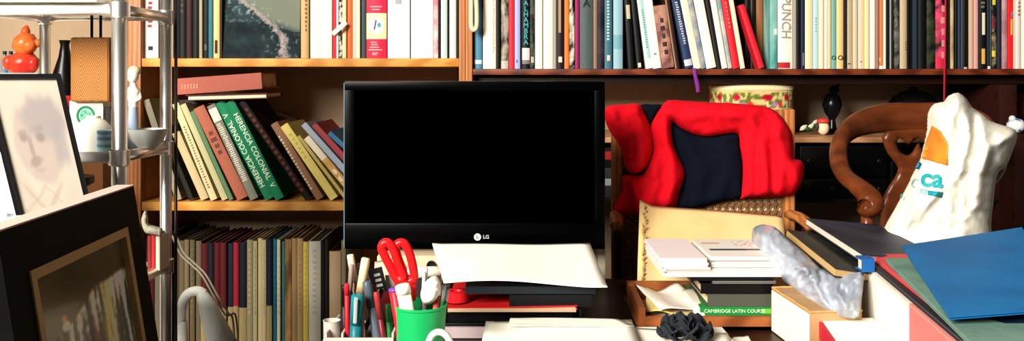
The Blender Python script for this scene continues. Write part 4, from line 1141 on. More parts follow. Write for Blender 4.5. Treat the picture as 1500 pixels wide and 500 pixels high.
# woven cane
mb = MB(); cx0, cx1, cz0, cz1 = kx0+.0225, kx1-.0225, kz0+.0002, kz1-.0402
pit = .0150; yc = KD+.014
i = 0; x = cx0+pit/2
while x < cx1:
    for s in (-.0016, .0016): mb.box(x+s-.0010, x+s+.0010, yc-.0012, yc+.0002, cz0, cz1)
    x += pit
z = cz0+pit/2
while z < cz1:
    for s in (-.0016, .0016): mb.box(cx0, cx1, yc+.0003, yc+.0017, z+s-.0010, z+s+.0010)
    z += pit
W = cx1-cx0; Hh = cz1-cz0
def diag(x0, z0, dx, dz, y):
    # clip a 45 degree strand to the panel
    t0, t1 = 0.0, 10.0
    if dx > 0: t1 = min(t1, cx1-x0)
    else: t1 = min(t1, x0-cx0)
    t1 = min(t1, cz1-z0)
    if t1 < .006: return
    a = Vector((x0, y, z0)); b = Vector((x0+dx*t1, y, z0+t1)); n = Vector((-(b-a).z, 0, (b-a).x)).normalized()*.0014
    q = [a-n, a+n, b+n, b-n]
    mb.add(([tuple(v_) for v_ in q]+[tuple(v_+Vector((0, .0012, 0))) for v_ in q], [(0, 1, 2, 3), (7, 6, 5, 4), (0, 1, 5, 4), (1, 2, 6, 5), (2, 3, 7, 6), (3, 0, 4, 7)]))
kk = -int(Hh/pit)-1
while kk*pit < W:
    x0 = cx0+kk*pit
    if x0 >= cx0: diag(x0, cz0, 1, 1, yc-.0026)
    else: diag(cx0, cz0+(cx0-x0), 1, 1, yc-.0026)
    x1 = cx1-kk*pit
    if x1 <= cx1: diag(x1, cz0, -1, 1, yc+.0019)
    else: diag(cx1, cz0+(x1-cx1), -1, 1, yc+.0019)
    kk += 1
mb.build('cane_panel', mat((128, 88, 52), .5), ch)
box('pale_backing', mat((246, 234, 206), .8), ch, cx0, cx1, yc+.009, yc+.0115, cz0, cz1)  # added pale panel in place of a lit wall behind the holes
# arms and seat
az = Z(322, 1.86)
for sx, xx in ((1, kx0+.008), (-1, kx1-.010)):
    tube('armrest', WARMWOOD, ch, curve([(xx, KD+.001, az+.004), (xx-.004*sx, KD-.04, az+.006), (xx-.008*sx, KD-.08, az), (xx-.010*sx, KD-.10, az-.004)], 4), [(.010, .014)]*13, 12, flat=(0, 0, 1))
    tube('arm_support', DARKWOOD, ch, curve([(xx-.008*sx, KD-.085, az-.011), (xx-.006*sx, KD-.08, az-.1), (xx, KD-.078, .62), (xx, KD-.08, .47)], 4), .012, 12)
box('seat', mat((150, 60, 50), .8, bump=.3), ch, kx0-.01, kx1+.01, KD-.44, KD-.002, .43, .475, bev=.014)
for a in (kx0, kx1-.03): box('front_leg', WARMWOOD, ch, a, a+.03, KD-.43, KD-.40, 0, .4295, bev=.004)
for a in (kx0, kx1-.022): box('side_rail', WARMWOOD, ch, a, a+.022, KD-.3995, KD-.0005, .36, .41, bev=.003)

# fleece ------------------------------------------------------------------
FD = KD-.006
RED = mat((216, 16, 32), .95, bump=.35, bscale=350, spec=.05)
NAVY = mat((20, 26, 42), .95, spec=.05, bump=.6, bscale=500)
fl = wthing('fleece', 'red fleece jacket with navy lining draped over the cane chair', 'jacket', P(1040, 160, FD))
navy = [(984, 178), (996, 187), (1014, 196), (1034, 200), (1060, 197), (1081, 195), (1084, 214), (1088, 238), (1088, 264), (1087, 289), (1070, 293), (1045, 298), (1017, 306), (995, 306), (990, 300), (995, 284), (1001, 266), (1003, 250), (996, 234), (988, 217), (984, 198)]
body = [(979, 147), (1005, 148), (1038, 150), (1070, 151), (1105, 154), (1128, 158), (1143, 169), (1153, 183), (1160, 196), (1162, 218), (1163, 232), (1168, 234), (1174, 236), (1178, 244), (1177, 258), (1173, 270), (1167, 280), (1160, 287), (1130, 289), (1088, 291), (1086, 289), (1088, 264), (1088, 238), (1084, 214), (1081, 195), (1060, 197), (1034, 200), (1014, 196), (996, 187), (984, 178), (984, 198), (988, 217), (996, 234), (1003, 250), (1001, 266), (995, 284), (990, 304), (965, 309), (935, 317), (912, 316), (899, 311), (905, 292), (912, 278), (911, 258), (925, 256), (941, 257), (950, 240), (957, 222), (956, 204), (953, 187), (958, 174), (968, 158)]
def back_over(x, y): return .062 if y < 172 else .001
red_o, fs_ = soft('jacket_body', body, FD, .034, 17, RED, fl, 4.2, smooth_outline=2,
    folds=[([(975, 165), (1010, 172), (1050, 170), (1100, 166)], .012, 9), ([(985, 155), (1040, 160), (1090, 172), (1130, 200)], .008, 8), ([(1100, 180), (1118, 220), (1122, 285)], .012, 8), ([(1140, 190), (1148, 230), (1140, 285)], .012, 8), ([(1160, 240), (1168, 265)], .012, 8),
           ([(975, 190), (985, 230), (985, 260), (975, 310)], .014, 9), ([(955, 235), (962, 270), (945, 312)], .012, 9), ([(925, 265), (930, 290), (915, 312)], .012, 8), ([(1120, 165), (1135, 185)], -.008, 6), ([(1130, 200), (1133, 285)], -.01, 5), ([(1109, 200), (1108, 280)], -.008, 5)],
    namp=.008, nscale=.035, Tb=back_over)
soft('navy_lining', navy, FD+.0035, .010, 14, NAVY, fl, 4.5, smooth_outline=2, folds=[([(1000, 195), (1030, 250), (1020, 300)], .006, 10), ([(1060, 200), (1070, 250), (1050, 295)], .005, 9)], namp=.004, nscale=.03, Tb=.0005)
sleeve = [(888, 158), (900, 154), (918, 153), (936, 152), (944, 164), (952, 186), (956, 204), (955, 225), (948, 244), (935, 254), (921, 253), (914, 240), (911, 224), (904, 208), (893, 192), (886, 174)]
soft('sleeve', sleeve, FD-.001, .034, 15, RED, fl, 4.2, smooth_outline=2, folds=[([(895, 165), (915, 190), (925, 240)], .012, 8), ([(930, 158), (942, 200), (940, 245)], .010, 7), ([(910, 175), (920, 215)], -.008, 6)], namp=.008, nscale=.05, Tb=back_over)
soft('navy_collar', [(938, 154), (955, 153), (972, 154), (966, 164), (957, 178), (953, 190), (946, 172)], FD+.004, .012, 10, NAVY, fl, 4, smooth_outline=2, Tb=lambda x, y: .05 if y < 170 else .001)
# fall behind the chair
q = [(X(905, KD)+.0, KD+.036), (X(1150, KD), KD+.036)]
vs, fs = box_vf(X(905, KD), X(1140, KD), KD+.034, KD+.062, Z(235, KD), Z(163, KD), .012)
sharp(mesh('back_fall', vs, fs, RED, fl), 60)

# ================================================================== round-backed chair
BD = 2.02
rc_ = wthing('armchair', 'round-backed wooden captain chair beyond the white carrier bag', 'chair', (X(1345, BD), BD-.2, 0))
cxp = 1345
def mir(p): return (2*cxp-p[0], p[1], p[2])
left = [(1262, 302, 1.79), (1270, 306, 1.79), (1276, 300, 1.795), (1272, 288, 1.81), (1256, 273, 1.84), (1238, 258, 1.88), (1229, 238, 1.92), (1229, 214, 1.965), (1240, 193, 2.01), (1262, 180, 2.05), (1295, 173, 2.075), (1320, 172, 2.08)]
rads = [(.014, .018), (.018, .022), (.021, .025), (.021, .024), (.018, .020), (.017, .018), (.018, .019), (.021, .018), (.026, .016), (.030, .015), (.033, .015), (.034, .015)]
full = left+[(1345, 172, 2.082)]+[mir(p) for p in left[::-1]]
fr = rads+[(.034, .015)]+rads[::-1]
pts = []; rr_ = []
cv = curve([P(*p) for p in full], 4); cr_ = curve([Vector((a, b, 0)) for a, b in fr], 4)
tube('bow_rail', BROWN, rc_, cv, [(a.x, a.y) for a in cr_], 14, flat=(0, 0, 1))
# splat with pierced opening
sp = [(1300, 190), (1296, 215), (1306, 232), (1316, 246), (1310, 262), (1296, 284), (1290, 320), (1290, 420), (1400, 420), (1400, 320), (1394, 284), (1380, 262), (1374, 246), (1384, 232), (1394, 215), (1390, 190)]
hole = [(1316, 203), (1314, 214), (1320, 224), (1330, 228), (1338, 222), (1345, 210), (1352, 222), (1360, 228), (1370, 224), (1376, 214), (1374, 203), (1366, 206), (1358, 212), (1345, 202), (1332, 212), (1324, 206)]
soft('splat', sp, 2.075, .006, 6, BROWN, rc_, 6, holes=[hole], Tb=.010, smooth_outline=2)
sz = Z(425, 2.0)
box('seat', BROWN, rc_, X(1225, BD), X(1465, BD), BD-.42, BD+.075, sz-.04, sz, bev=.015)
for p_ in ((1270, 1.80), (1420, 1.80)):
    xx = X(p_[0], p_[1])
    if p_[1] < 1.9: tube('spindle', BROWN, rc_, curve([(xx, 1.80, sz-.005), (xx, 1.80, sz+.08), (xx, 1.80, Z(312, 1.80))], 5), [.011, .012, .015, .016, .014, .012, .010, .012, .016, .013, .011], 10)
    else: tube('spindle', BROWN, rc_, curve([(xx, 2.03, sz-.005), (xx, 2.03, sz+.1), (xx, 2.03, Z(196, 2.03))], 5), [.011, .012, .014, .015, .013, .011, .010, .011, .014, .012, .011], 10)
for a, b in ((1240, BD-.38), (1450, BD-.38), (1240, BD+.03), (1450, BD+.03)):
    xx = X(a, BD); tube('leg', BROWN, rc_, curve([(xx, b, sz-.041), (xx, b, .25), (xx, b, 0.001)], 5), [.016, .018, .021, .022, .02, .018, .016, .017, .019, .016, .014], 12)

# ================================================================== carrier bag
BG = mat((240, 234, 220), .5, bump=.25, bscale=60, spec=.4)
bag = wthing('carrier_bag', 'stuffed white plastic carrier bag with orange and teal print', 'bag', (X(1390, 1.68), 1.68, DZ))
bo = [(1370, 152), (1386, 149), (1392, 140), (1404, 136), (1416, 145), (1425, 158), (1440, 168), (1452, 178), (1470, 184), (1487, 190), (1490, 202), (1484, 220), (1474, 244), (1463, 252), (1458, 270), (1455, 300), (1452, 330), (1456, 380), (1456, 420), (1300, 420), (1290, 380), (1296, 340), (1312, 310), (1328, 280), (1340, 256), (1350, 236), (1356, 214), (1361, 190), (1362, 168)]
b1, bsurf = soft('bag_film', bo, 1.70, .08, 50, BG, bag, 3.6, namp=.007, nscale=.04, sharpn=.75, Tb=.045, smooth_outline=2, seed=3,
    folds=[([(1398, 150), (1390, 190), (1388, 230)], .014, 9), ([(1412, 150), (1420, 200), (1405, 250), (1360, 300)], .016, 8), ([(1440, 175), (1440, 220), (1430, 300)], .012, 9), ([(1480, 200), (1450, 215), (1440, 250)], .012, 7), ([(1375, 165), (1378, 200)], .010, 6), ([(1345, 290), (1325, 330)], .014, 8), ([(1396, 250), (1370, 300), (1345, 340)], -.012, 7), ([(1330, 300), (1318, 330)], -.012, 6), ([(1428, 165), (1432, 230)], -.014, 6)])
patch('orange_print', [(1365, 184), (1378, 192), (1389, 210), (1388, 243), (1370, 238), (1350, 232), (1356, 208)], bsurf, mat((232, 150, 36), .5, c2=(214, 104, 44), scale=12, lo=.35, hi=.65), bag)
TEAL = mat((26, 150, 156), .5)
def ontobag(body, size_px, cx, cy, rot, m, bold=0, part='print_lettering', sx=1.0):
    vs, fs = text_vf(body, 1.0, .0, bold=bold)
    bm = bmesh.new()
    vv = [bm.verts.new(v) for v in vs]
    for f_ in fs:
        try: bm.faces.new([vv[i] for i in f_])
        except ValueError: pass
    bmesh.ops.triangulate(bm, faces=bm.faces[:])
    for _ in range(2): bmesh.ops.subdivide_edges(bm, edges=[e for e in bm.edges if e.calc_length() > .12], cuts=1, use_grid_fill=False)
    bmesh.ops.triangulate(bm, faces=bm.faces[:])
    bm.verts.index_update()
    a = math.radians(rot); out = []
    for v in bm.verts:
        x = v.co.x*size_px*sx; y = -v.co.y*size_px
        out.append(bsurf(cx+x*math.cos(a)-y*math.sin(a), cy+x*math.sin(a)+y*math.cos(a), .0025))
    fs2 = [tuple(v.index for v in f_.verts) for f_ in bm.faces]; bm.free()
    return mesh(part, out, fs2, m, bag)
ontobag('ca', 38, 1365, 262, 5, TEAL, .03, sx=1.02)
ontobag('c', 30, 1340, 266, 24, mat((150, 190, 190), .5), 0, sx=.75)
patch('teal_print', [(1346, 236), (1350, 240), (1347, 248), (1340, 248)], bsurf, mat((20, 116, 150), .5), bag, 3)
patch('teal_print', [(1359, 279), (1382, 282), (1380, 290), (1359, 286)], bsurf, mat((20, 140, 150), .5), bag, 3)
patch('teal_print', [(1320, 284), (1323, 286), (1321, 291), (1318, 289)], bsurf, TEAL, bag, 2)
patch('small_print', [(1348, 276), (1358, 278), (1357, 286), (1347, 284)], bsurf, mat((150, 180, 186), .5), bag, 3)

# ================================================================== pile at the right of the desk
# cream carton
cb_ = wthing('carton', 'cream cardboard carton with brown torn edges under grey plastic bundle', 'box', (X(1187, 1.264), 1.3, DZ))
e0 = P(1187, 457, 1.264); e1 = P(1131, 420, 1.41); e2 = e0+Vector((.075, .008, 0)); e3 = e1+Vector((.075, .008, 0))
zt_ = e0.z
def pr4(name, pts, z0, z1, m, parent): return mesh(name, *prism_vf([(p_.x, p_.y) for p_ in pts], z0, z1), m, parent)
pr4('carton_body', [e0, e2, e3, e1], DZ+.001, zt_-.001, mat((176, 140, 98), .75, c2=(164, 126, 84), scale=14), cb_)
dl = (e1-e0).normalized(); nl = Vector((-1, -.08, 0))
mesh('label_or_lit_face', [e0+nl*.0008+Vector((0, 0, -.004)), e1*1+nl*.0008+Vector((0, 0, -.004-(e1.z-zt_))), Vector((e1.x, e1.y, DZ+.002))+nl*.0008, Vector((e0.x, e0.y, DZ+.002))+nl*.0008], [(0, 1, 2, 3)], mat((240, 230, 208), .8), cb_)  # pale left face: light from the left put into its colour
mb = MB()
for a, b in ((e0, e1), (e1, e3), (e0, e2)):
    A = Vector((a.x, a.y, zt_-.0005)); B = Vector((b.x, b.y, zt_-.0005))
    mb.add(sweep_vf([A.lerp(B, t/10)+Vector((random.uniform(-.001, .001), random.uniform(-.001, .001), 0)) for t in range(11)], .0016, 6))
mb.build('torn_edge', mat((190, 146, 84), .8), cb_)
# grey plastic bundle
gp = [(1107, 348), (1114, 335), (1130, 331), (1142, 338), (1157, 353), (1176, 369), (1197, 387), (1216, 399), (1262, 398), (1265, 414), (1262, 440), (1259, 464), (1240, 468), (1212, 462), (1186, 447), (1166, 427), (1145, 410), (1124, 397), (1110, 378)]
def gD(x, y): 
    t = ((x-1108)*.78+(y-340)*.62)/200
    return 1.56-.315*max(0, min(1.1, t))
PL = mat((168, 175, 188), .25, c2=(128, 136, 150), scale=8, spec=.5, bump=.2, bscale=70)
gb, gsurf = soft('plastic_bundle', gp, gD, .04, 24, PL, None, 3.2, namp=.013, nscale=.055, sharpn=.85, Tb=.075, smooth_outline=2, seed=1,
    folds=[([(1115, 345), (1150, 375), (1200, 410), (1240, 445)], .014, 8), ([(1175, 393), (1220, 392), (1258, 400)], .018, 6), ([(1178, 395), (1200, 430), (1215, 455)], .016, 6), ([(1220, 392), (1228, 430), (1240, 460)], .012, 5), ([(1200, 400), (1212, 430)], -.012, 5)])
tag(gb, 'grey crinkled plastic bundle slumped over the cream carton', 'plastic bag')
# tan-edged dark folder and navy folder
def slabtop(name, label, cat, c, t, top_m, side_m, part='cover', bev=None, pages=None):
    """c = four top corners (near-left, near-right, far-right, far-left)."""
    c = [Vector(q) for q in c]; r = wthing(name, label, cat, c[0]+Vector((0, 0, -t)))
    n = (c[1]-c[0]).cross(c[3]-c[0]).normalized(); k = min(.0016, t*.3)
    def lay(nm, z0, z1, m, ins=0.0):
        cen = sum(c, Vector())/4
        q = [p_+(cen-p_)*ins for p_ in c]
        mesh(nm, [p_-n*z0 for p_ in q]+[p_-n*z1 for p_ in q], [(0, 1, 2, 3), (7, 6, 5, 4), (0, 4, 5, 1), (1, 5, 6, 2), (2, 6, 7, 3), (3, 7, 4, 0)], m, r)
    lay('top_cover', 0, k, top_m); lay('page_block', k, t-k, side_m, .012); lay('bottom_cover', t-k, t, top_m)
    return r
TAN = mat((190, 156, 104), .6)
slabtop('folder', 'dark olive folder with tan edge lying on grey plastic bundle', 'folder', [flat(1224, 393, .277), flat(1262, 390, .277)+Vector((.14, .05, -.038)), flat(1200, 337, .277)+Vector((.18, 0, -.038)), flat(1152, 336, .277)], .013, mat((62, 62, 56), .5, c2=(40, 42, 42), scale=8), TAN)
slabtop('folder', 'navy folder with white page edge lying above olive folder', 'folder', [flat(1264, 373, .262), flat(1264, 373, .262)+Vector((.17, .10, -.028)), flat(1181, 320, .262)+Vector((.17, .10, -.028)), flat(1181, 320, .262)], .012, mat((58, 66, 84), .5, c2=(40, 46, 62), scale=7, spec=.1), mat((206, 200, 186), .7))
lying('box', 'small bright blue box tucked beside near corner of navy folder', 'box', Vector((X(1263, 1.295), 1.295, CZ-.2825)), (.018, 0, 0), (0, .026, 0), .019, mat((24, 84, 150), .5), spine='front')
# white binders stack
BS = 1.0
b00 = flat(1331, 444, .283); b01 = flat(1263, 385, .283); b02 = flat(1400, 504, .283)
wd = Vector((.27, 0, 0))
def slabstack(name, label, cat, top_h, t, sh, cov, pag, part=None):
    a = b02+Vector((sh, 0, .283-top_h)); b = flat(1263, 385, .283)+Vector((sh, 0, .283-top_h))
    return slabtop(name, label, cat, [a, a+wd, b+wd, b], t, cov, pag)
PNK = mat((206, 110, 104), .6); 
rb = wthing('box_file', 'thick white box file low under the folder pile', 'box file', Vector((b00.x, b00.y, DZ)))
def quad(name, m, off=0.0, z0=0, z1=0, sc=1):
    pass
q = [b00, b00+wd, b01+wd, b01]; zt2 = CZ-.283
pr4('file_body', q, DZ+.001, zt2-.004, mat((226, 214, 200), .7), rb)
nrm_ = Vector((b01.y-b00.y, -(b01.x-b00.x), 0)).normalized(); nrm_ = nrm_ if nrm_.x < 0 else -nrm_
mesh('page_side', [p_+nrm_*o_ for p_ in [Vector((b00.x, b00.y, DZ+.003)), Vector((b01.x, b01.y, DZ+.003)), Vector((b01.x, b01.y, zt2-.005)), Vector((b00.x, b00.y, zt2-.005))] for o_ in (.0002, .002)], [(0, 2, 4, 6), (7, 5, 3, 1), (0, 1, 3, 2), (2, 3, 5, 4), (4, 5, 7, 6), (6, 7, 1, 0)], mat((240, 230, 212), .8), rb)
pr4('file_lid', [p_+Vector((-.001, -.001, 0)) for p_ in q], zt2-.0038, zt2, mat((226, 210, 196), .7), rb)
mesh('finger_tab', *box_vf(b00.x-.002, b00.x+.012, b00.y-.0025, b00.y-.0003, DZ+.03, zt2-.006), mat((206, 214, 230), .5), rb)
rp = wthing('box_file', 'salmon pink box file nearer than the white one under folders', 'box file', Vector((b02.x, b02.y, DZ)))
g_ = (b00-b02).normalized()*.0015
qp = [b02, b02+wd, b00+wd-g_, b00-g_]
pr4('file_body', qp, DZ+.001, zt2-.004, PNK, rp)
pr4('file_lid', qp, zt2-.0038, zt2, mat((214, 130, 122), .7), rp)
slabstack('folder', 'charcoal folder lying directly on the white box file', 'folder', .2765, .006, .004, mat((52, 54, 60), .5), mat((90, 90, 92), .6))
slabstack('folder', 'coral red card folder between charcoal and green folders', 'folder', .270, .006, .013, mat((206, 70, 74), .55), mat((196, 80, 80), .6))
gt = slabtop('folder', 'large green-grey card folder beneath the blue folder', 'folder', [flat(1430, 508, .2625), flat(1430, 508, .2625)+Vector((.26, 0, 0)), flat(1297, 378, .2625)+Vector((.26, 0, 0)), flat(1297, 378, .2625)], .006, mat((104, 138, 124), .7, c2=(92, 124, 112), scale=12, bump=.2), mat((120, 140, 126), .7))
bf = slabtop('folder', 'bright blue card folder lying topmost of the pile', 'folder', [P(1391, 465, .945), P(1560, 452, .95), P(1497, 333, 1.34), P(1321, 360, 1.29)], .003, mat((10, 98, 156), .6, c2=(6, 88, 144), scale=10, bump=.25), mat((14, 80, 140), .6))
slabtop('folder', 'dark navy card folder sandwiched between green and blue folders', 'folder', [P(1408, 478, .955), P(1580, 468, .955), P(1510, 345, 1.33), P(1345, 368, 1.29)], .003, mat((18, 34, 60), .6), mat((16, 28, 50), .6))
# red covered white pad near the front
slabtop('notepad', 'white pad with red cover edge before the white box file', 'notepad', [flat(1240, 520, .345), flat(1328, 520, .345), flat(1278, 466, .345), flat(1203, 467, .345)], .02, PAPER, PAPER)
mesh('red_edge', *prism_vf([tuple(flat(1203, 467, .345).xy-Vector((.006, 0))), tuple(flat(1203, 467, .345).xy-Vector((.0015, 0))), tuple(flat(1240, 520, .345).xy-Vector((.0015, 0))), tuple(flat(1240, 520, .345).xy-Vector((.006, 0)))], 0-.024, 0.0), mat((196, 24, 50), .5), bpy.data.objects['notepad'], loc=None)
ro = bpy.data.objects['red_edge']; ro.location = Vector((0, 0, CZ-.3455))

# ================================================================== left: chrome rack
rk = wthing('shelf_rack', 'chrome tubular rack with glass shelves standing before the bookcase', 'rack', (-.78, 1.6, 0))
RX1, RX0, RY0, RY1 = X(175, 1.5), X(66, 1.7), 1.5, 1.7
rx_b = X(243, 1.7)
posts = [(RX1, RY0, .0125), (rx_b, RY1, .0105), (RX0, RY1, .0095), (RX0-.0, RY0, .0125)]
for x, y, r in posts:
    tube('post', CHROME, rk, [(x, y, .001), (x, y, 1.5)], r, 20)
zs = [Z(14, 1.5), Z(231, 1.5), Z(427, 1.5)]
for z in zs:
    for x, y, r in posts:
        lathe('collar', CHROME, rk, [(r*1.02, -.014), (r*1.35, -.012), (r*1.35, .012), (r*1.02, .014)], (x, y, z), 20)
    for (a, b) in ((0, 1), (1, 2), (2, 3), (3, 0)):
        tube('rail', BLOWN_WHITE if (a, b) == (3, 0) and z > .9 else CHROME, rk, [(posts[a][0], posts[a][1], z), (posts[b][0], posts[b][1], z)], .0095 if (a, b) != (1, 2) else .007, 14)  # upper front rails white: blown-out glare put into their colour
    box('glass_shelf', mat((226, 236, 232), .05, trans=1.0, spec=.5), rk, RX0+.012, RX1-.012, RY0+.012, RY1-.012, z-.003, z+.003)
pk = [p for p in posts]
tube('fringe_strip', mat((70, 60, 62), .3, .7), rk, [(rx_b+.0165, RY1+.004, .001), (rx_b+.0175, RY1+.004, 1.5)], .003, 12)  # added thin strip for the dark reflection fringe beside the back post
# white runner on the top shelf
tw_ = wthing('shelf_cloth', 'white folded cloth lying along the top of chrome rack', 'cloth', P(80, 16, 1.52))
box('folded_cloth', mat((236, 232, 224), .8, bump=.4, bscale=90), tw_, X(-60, 1.52), X(160, 1.52), 1.475, 1.60, zs[0]+.0105, zs[0]+.017, bev=.004)
# woven bag hanging by black cords
wbg = wthing('woven_bag', 'tan woven bag hanging by two black cords inside chrome rack', 'bag', P(136, 148, 1.64))
wc = P(137, 102, 1.64)
def fwov(u, v):
    z_ = (v*15+abs(((u*2+.5*math.floor(v*3)) % 1)-.5)*9) % 1
    return mix((98, 56, 24), (184, 128, 72), .2+.8*abs(z_-.5)*2)
bw_, bh_ = 28.5*1.64/F, 47*1.64/F
vs, fs = box_vf(wc.x-bw_, wc.x+bw_, 1.625, 1.665, wc.z-bh_, wc.z+bh_, .004)
sharp(mesh('bag_body', vs, fs, mat((150, 98, 52), .8, c2=(136, 84, 42), scale=20, kind='wave', stretch=(1, 1, 1.5)), wbg), 50)
painted('woven_front', wbg, fwov, 50, 110, lambda u, v: (wc.x-bw_+.003+u*(2*bw_-.006), 1.6242, wc.z-bh_+.003+v*(2*bh_-.006)), .8)
for xx in (134.5, 147.5):
    tube('bag_cord', mat((18, 14, 14), .7), wbg, [P(xx, 57, 1.64), P(xx, 40, 1.64), P(xx, 24, 1.64), P(xx, 17, 1.66)], .0026, 8)
# items on the rack's middle shelf
zsh_ = zs[1]+.0105
pk1 = thing('packet', 'cream packet with round green emblem standing behind white cup', 'packet', (X(126, 1.64), 1.64, zs[1]+.0035))
w_, h_ = 25*1.64/F, Z(147, 1.64)-zs[1]-.0035
box('packet_box', mat((226, 220, 196), .6), pk1, -w_, w_, 0, .03, 0, h_, bev=.003)
def femb(u, v):
    d = math.hypot(u-.5, v-.5)
    c = (220, 218, 196)
    c = mix(c, (24, 110, 76), sm(.5, .46, d)); c = mix(c, (150, 200, 170), sm(.36, .33, d)*sm(.26, .29, d))
    if d < .24: c = mix((30, 120, 84), (150, 200, 170), .5+.8*noise.noise(Vector((u*9, v*9, 0))))
    return c
painted('emblem', pk1, femb, 36, 36, lambda u, v: ((u-.5)*.036, -.0009, h_-.047+v*.038), .5)
lying('tissue_box', 'dark brown low box beneath packet on glass shelf', 'box', (X(150, 1.66), 1.645, zs[1]+.0035), (.02, 0, 0), (0, .03, 0), .075, mat((40, 28, 22), .6))
wd_ = wthing('bowl', 'upturned white china bowl gleaming on glass shelf', 'bowl', P(136, 234, 1.57))
c = Vector((X(135, 1.56), 1.565, zs[1]+.0035))
lathe('bowl_shell', mat((242, 236, 224), .3), wd_, [(.034, 0), (.0355, .003), (.034, .026), (.029, .043), (.019, .055), (.011, .059), (.0, .06)], c, 30)
lathe('foot_ring', mat((242, 236, 224), .3), wd_, [(.012, .057), (.0125, .063), (.010, .063), (.0095, .058)], c, 26)
gl = wthing('glass', 'pale blue striped glass beside upturned white bowl', 'glass', P(155, 220, 1.53))
c = Vector((X(157, 1.525), 1.53, zs[1]+.0035))
lathe('glass_body', mat((190, 216, 222), .2), gl, [(0, 0), (.016, 0), (.018, .002), (.018, .04), (.0165, .04), (.0155, .004), (0, .003)], c, 24)
for z_ in (.012, .024, .034): lathe('blue_band', mat((110, 170, 190), .3), gl, [(.0181, z_), (.0185, z_+.001), (.0185, z_+.004), (.0181, z_+.005)], c, 24)
# porcelain figure
fg = wthing('figurine', 'white porcelain lady figurine with blue skirt beside chrome post', 'figurine', P(196, 200, 1.62))
c = Vector((X(195, 1.63), 1.63, zs[1]+.0035)); k_ = 1.63/F
PW = mat((232, 224, 208), .3)
H_ = (Z(95, 1.63)-c.z)
lathe('skirt', mat((150, 164, 184), .4), fg, [(.013, 0), (.0135, .004), (.0115, .02), (.009, .05), (.0078, H_*.5)], c, 22)
lathe('torso', PW, fg, [(.0075, H_*.49), (.010, H_*.58), (.0135, H_*.66), (.012, H_*.70), (.0055, H_*.75), (.0048, H_*.79)], c, 22)
mesh('figurine_head', *ball_vf((c.x, c.y-.001, c.z+H_*.87), (.0105, .011, .0135)), PW, fg, smooth=True)
mesh('figurine_hair', *ball_vf((c.x+.001, c.y+.003, c.z+H_*.925), (.0115, .011, .010)), mat((206, 186, 150), .4), fg, smooth=True)
for s in (-1, 1): tube('figurine_arm', PW, fg, curve([(c.x+s*.010, c.y, c.z+H_*.68), (c.x+s*.014, c.y-.004, c.z+H_*.6), (c.x+s*.007, c.y-.011, c.z+H_*.57)], 4), .0032, 8)
gbw = wthing('bowl', 'clear-grey glass bowl near back corner of middle glass shelf', 'bowl', P(214, 222, 1.6))
c = Vector((X(216, 1.62), 1.62, zs[1]+.0035))
lathe('bowl_shell', mat((196, 198, 192), .15, spec=.6), gbw, [(0, 0), (.012, 0), (.016, .003), (.028, .018), (.0335, .034), (.0345, .037), (.032, .037), (.0265, .02), (.014, .006), (0, .005)], c, 32)
# red and pale books on low rack shelf
z3 = zs[2]+.0035
for i, (x0, x1, col, lab, hh) in enumerate(((216, 221, (120, 40, 40), 'thin brownish red booklet on low glass shelf', 346), (221.5, 227.5, (170, 34, 40), 'red booklet on low glass shelf beside dark frame', 344), (228, 234, (206, 196, 176), 'whitish booklet on low glass shelf beside post', 347))):
    book_at((X(x0, 1.64), 1.64, z3+.0003), 0, X(x1, 1.64)-X(x0, 1.64)-.0003, Z(hh, 1.64)-z3, .045, mat(col, .6), lab, 'booklets on the low glass shelf')
cr1, _ = soft('crumpled_wrapper', [(207, 322), (212, 309), (216, 316), (217, 328), (228, 332), (238, 336), (236, 346), (224, 344), (214, 342), (209, 334)], 1.63, .010, 6, mat((176, 170, 150), .6), None, 2.5, namp=.006, nscale=.15, sharpn=.6, Tb=.008)
tag(cr1, 'crumpled pale wrapper lying on booklets beside the chrome post', 'wrapper')

# ---- left side table with the two frames
st = wthing('side_table', 'dark wooden side table below both leaning picture frames', 'table', (-.8, 1.05, 0))
box('tabletop', DARKWOOD, st, -1.25, -.445, .72, 1.345, DZ-.025, DZ, bev=.003)
for a, b in ((-1.23, .74), (-.49, .74), (-1.23, 1.29), (-.49, 1.29)): box('leg', DARKWOOD, st, a, a+.035, b, b+.035, 0, DZ-.0255, bev=.003)

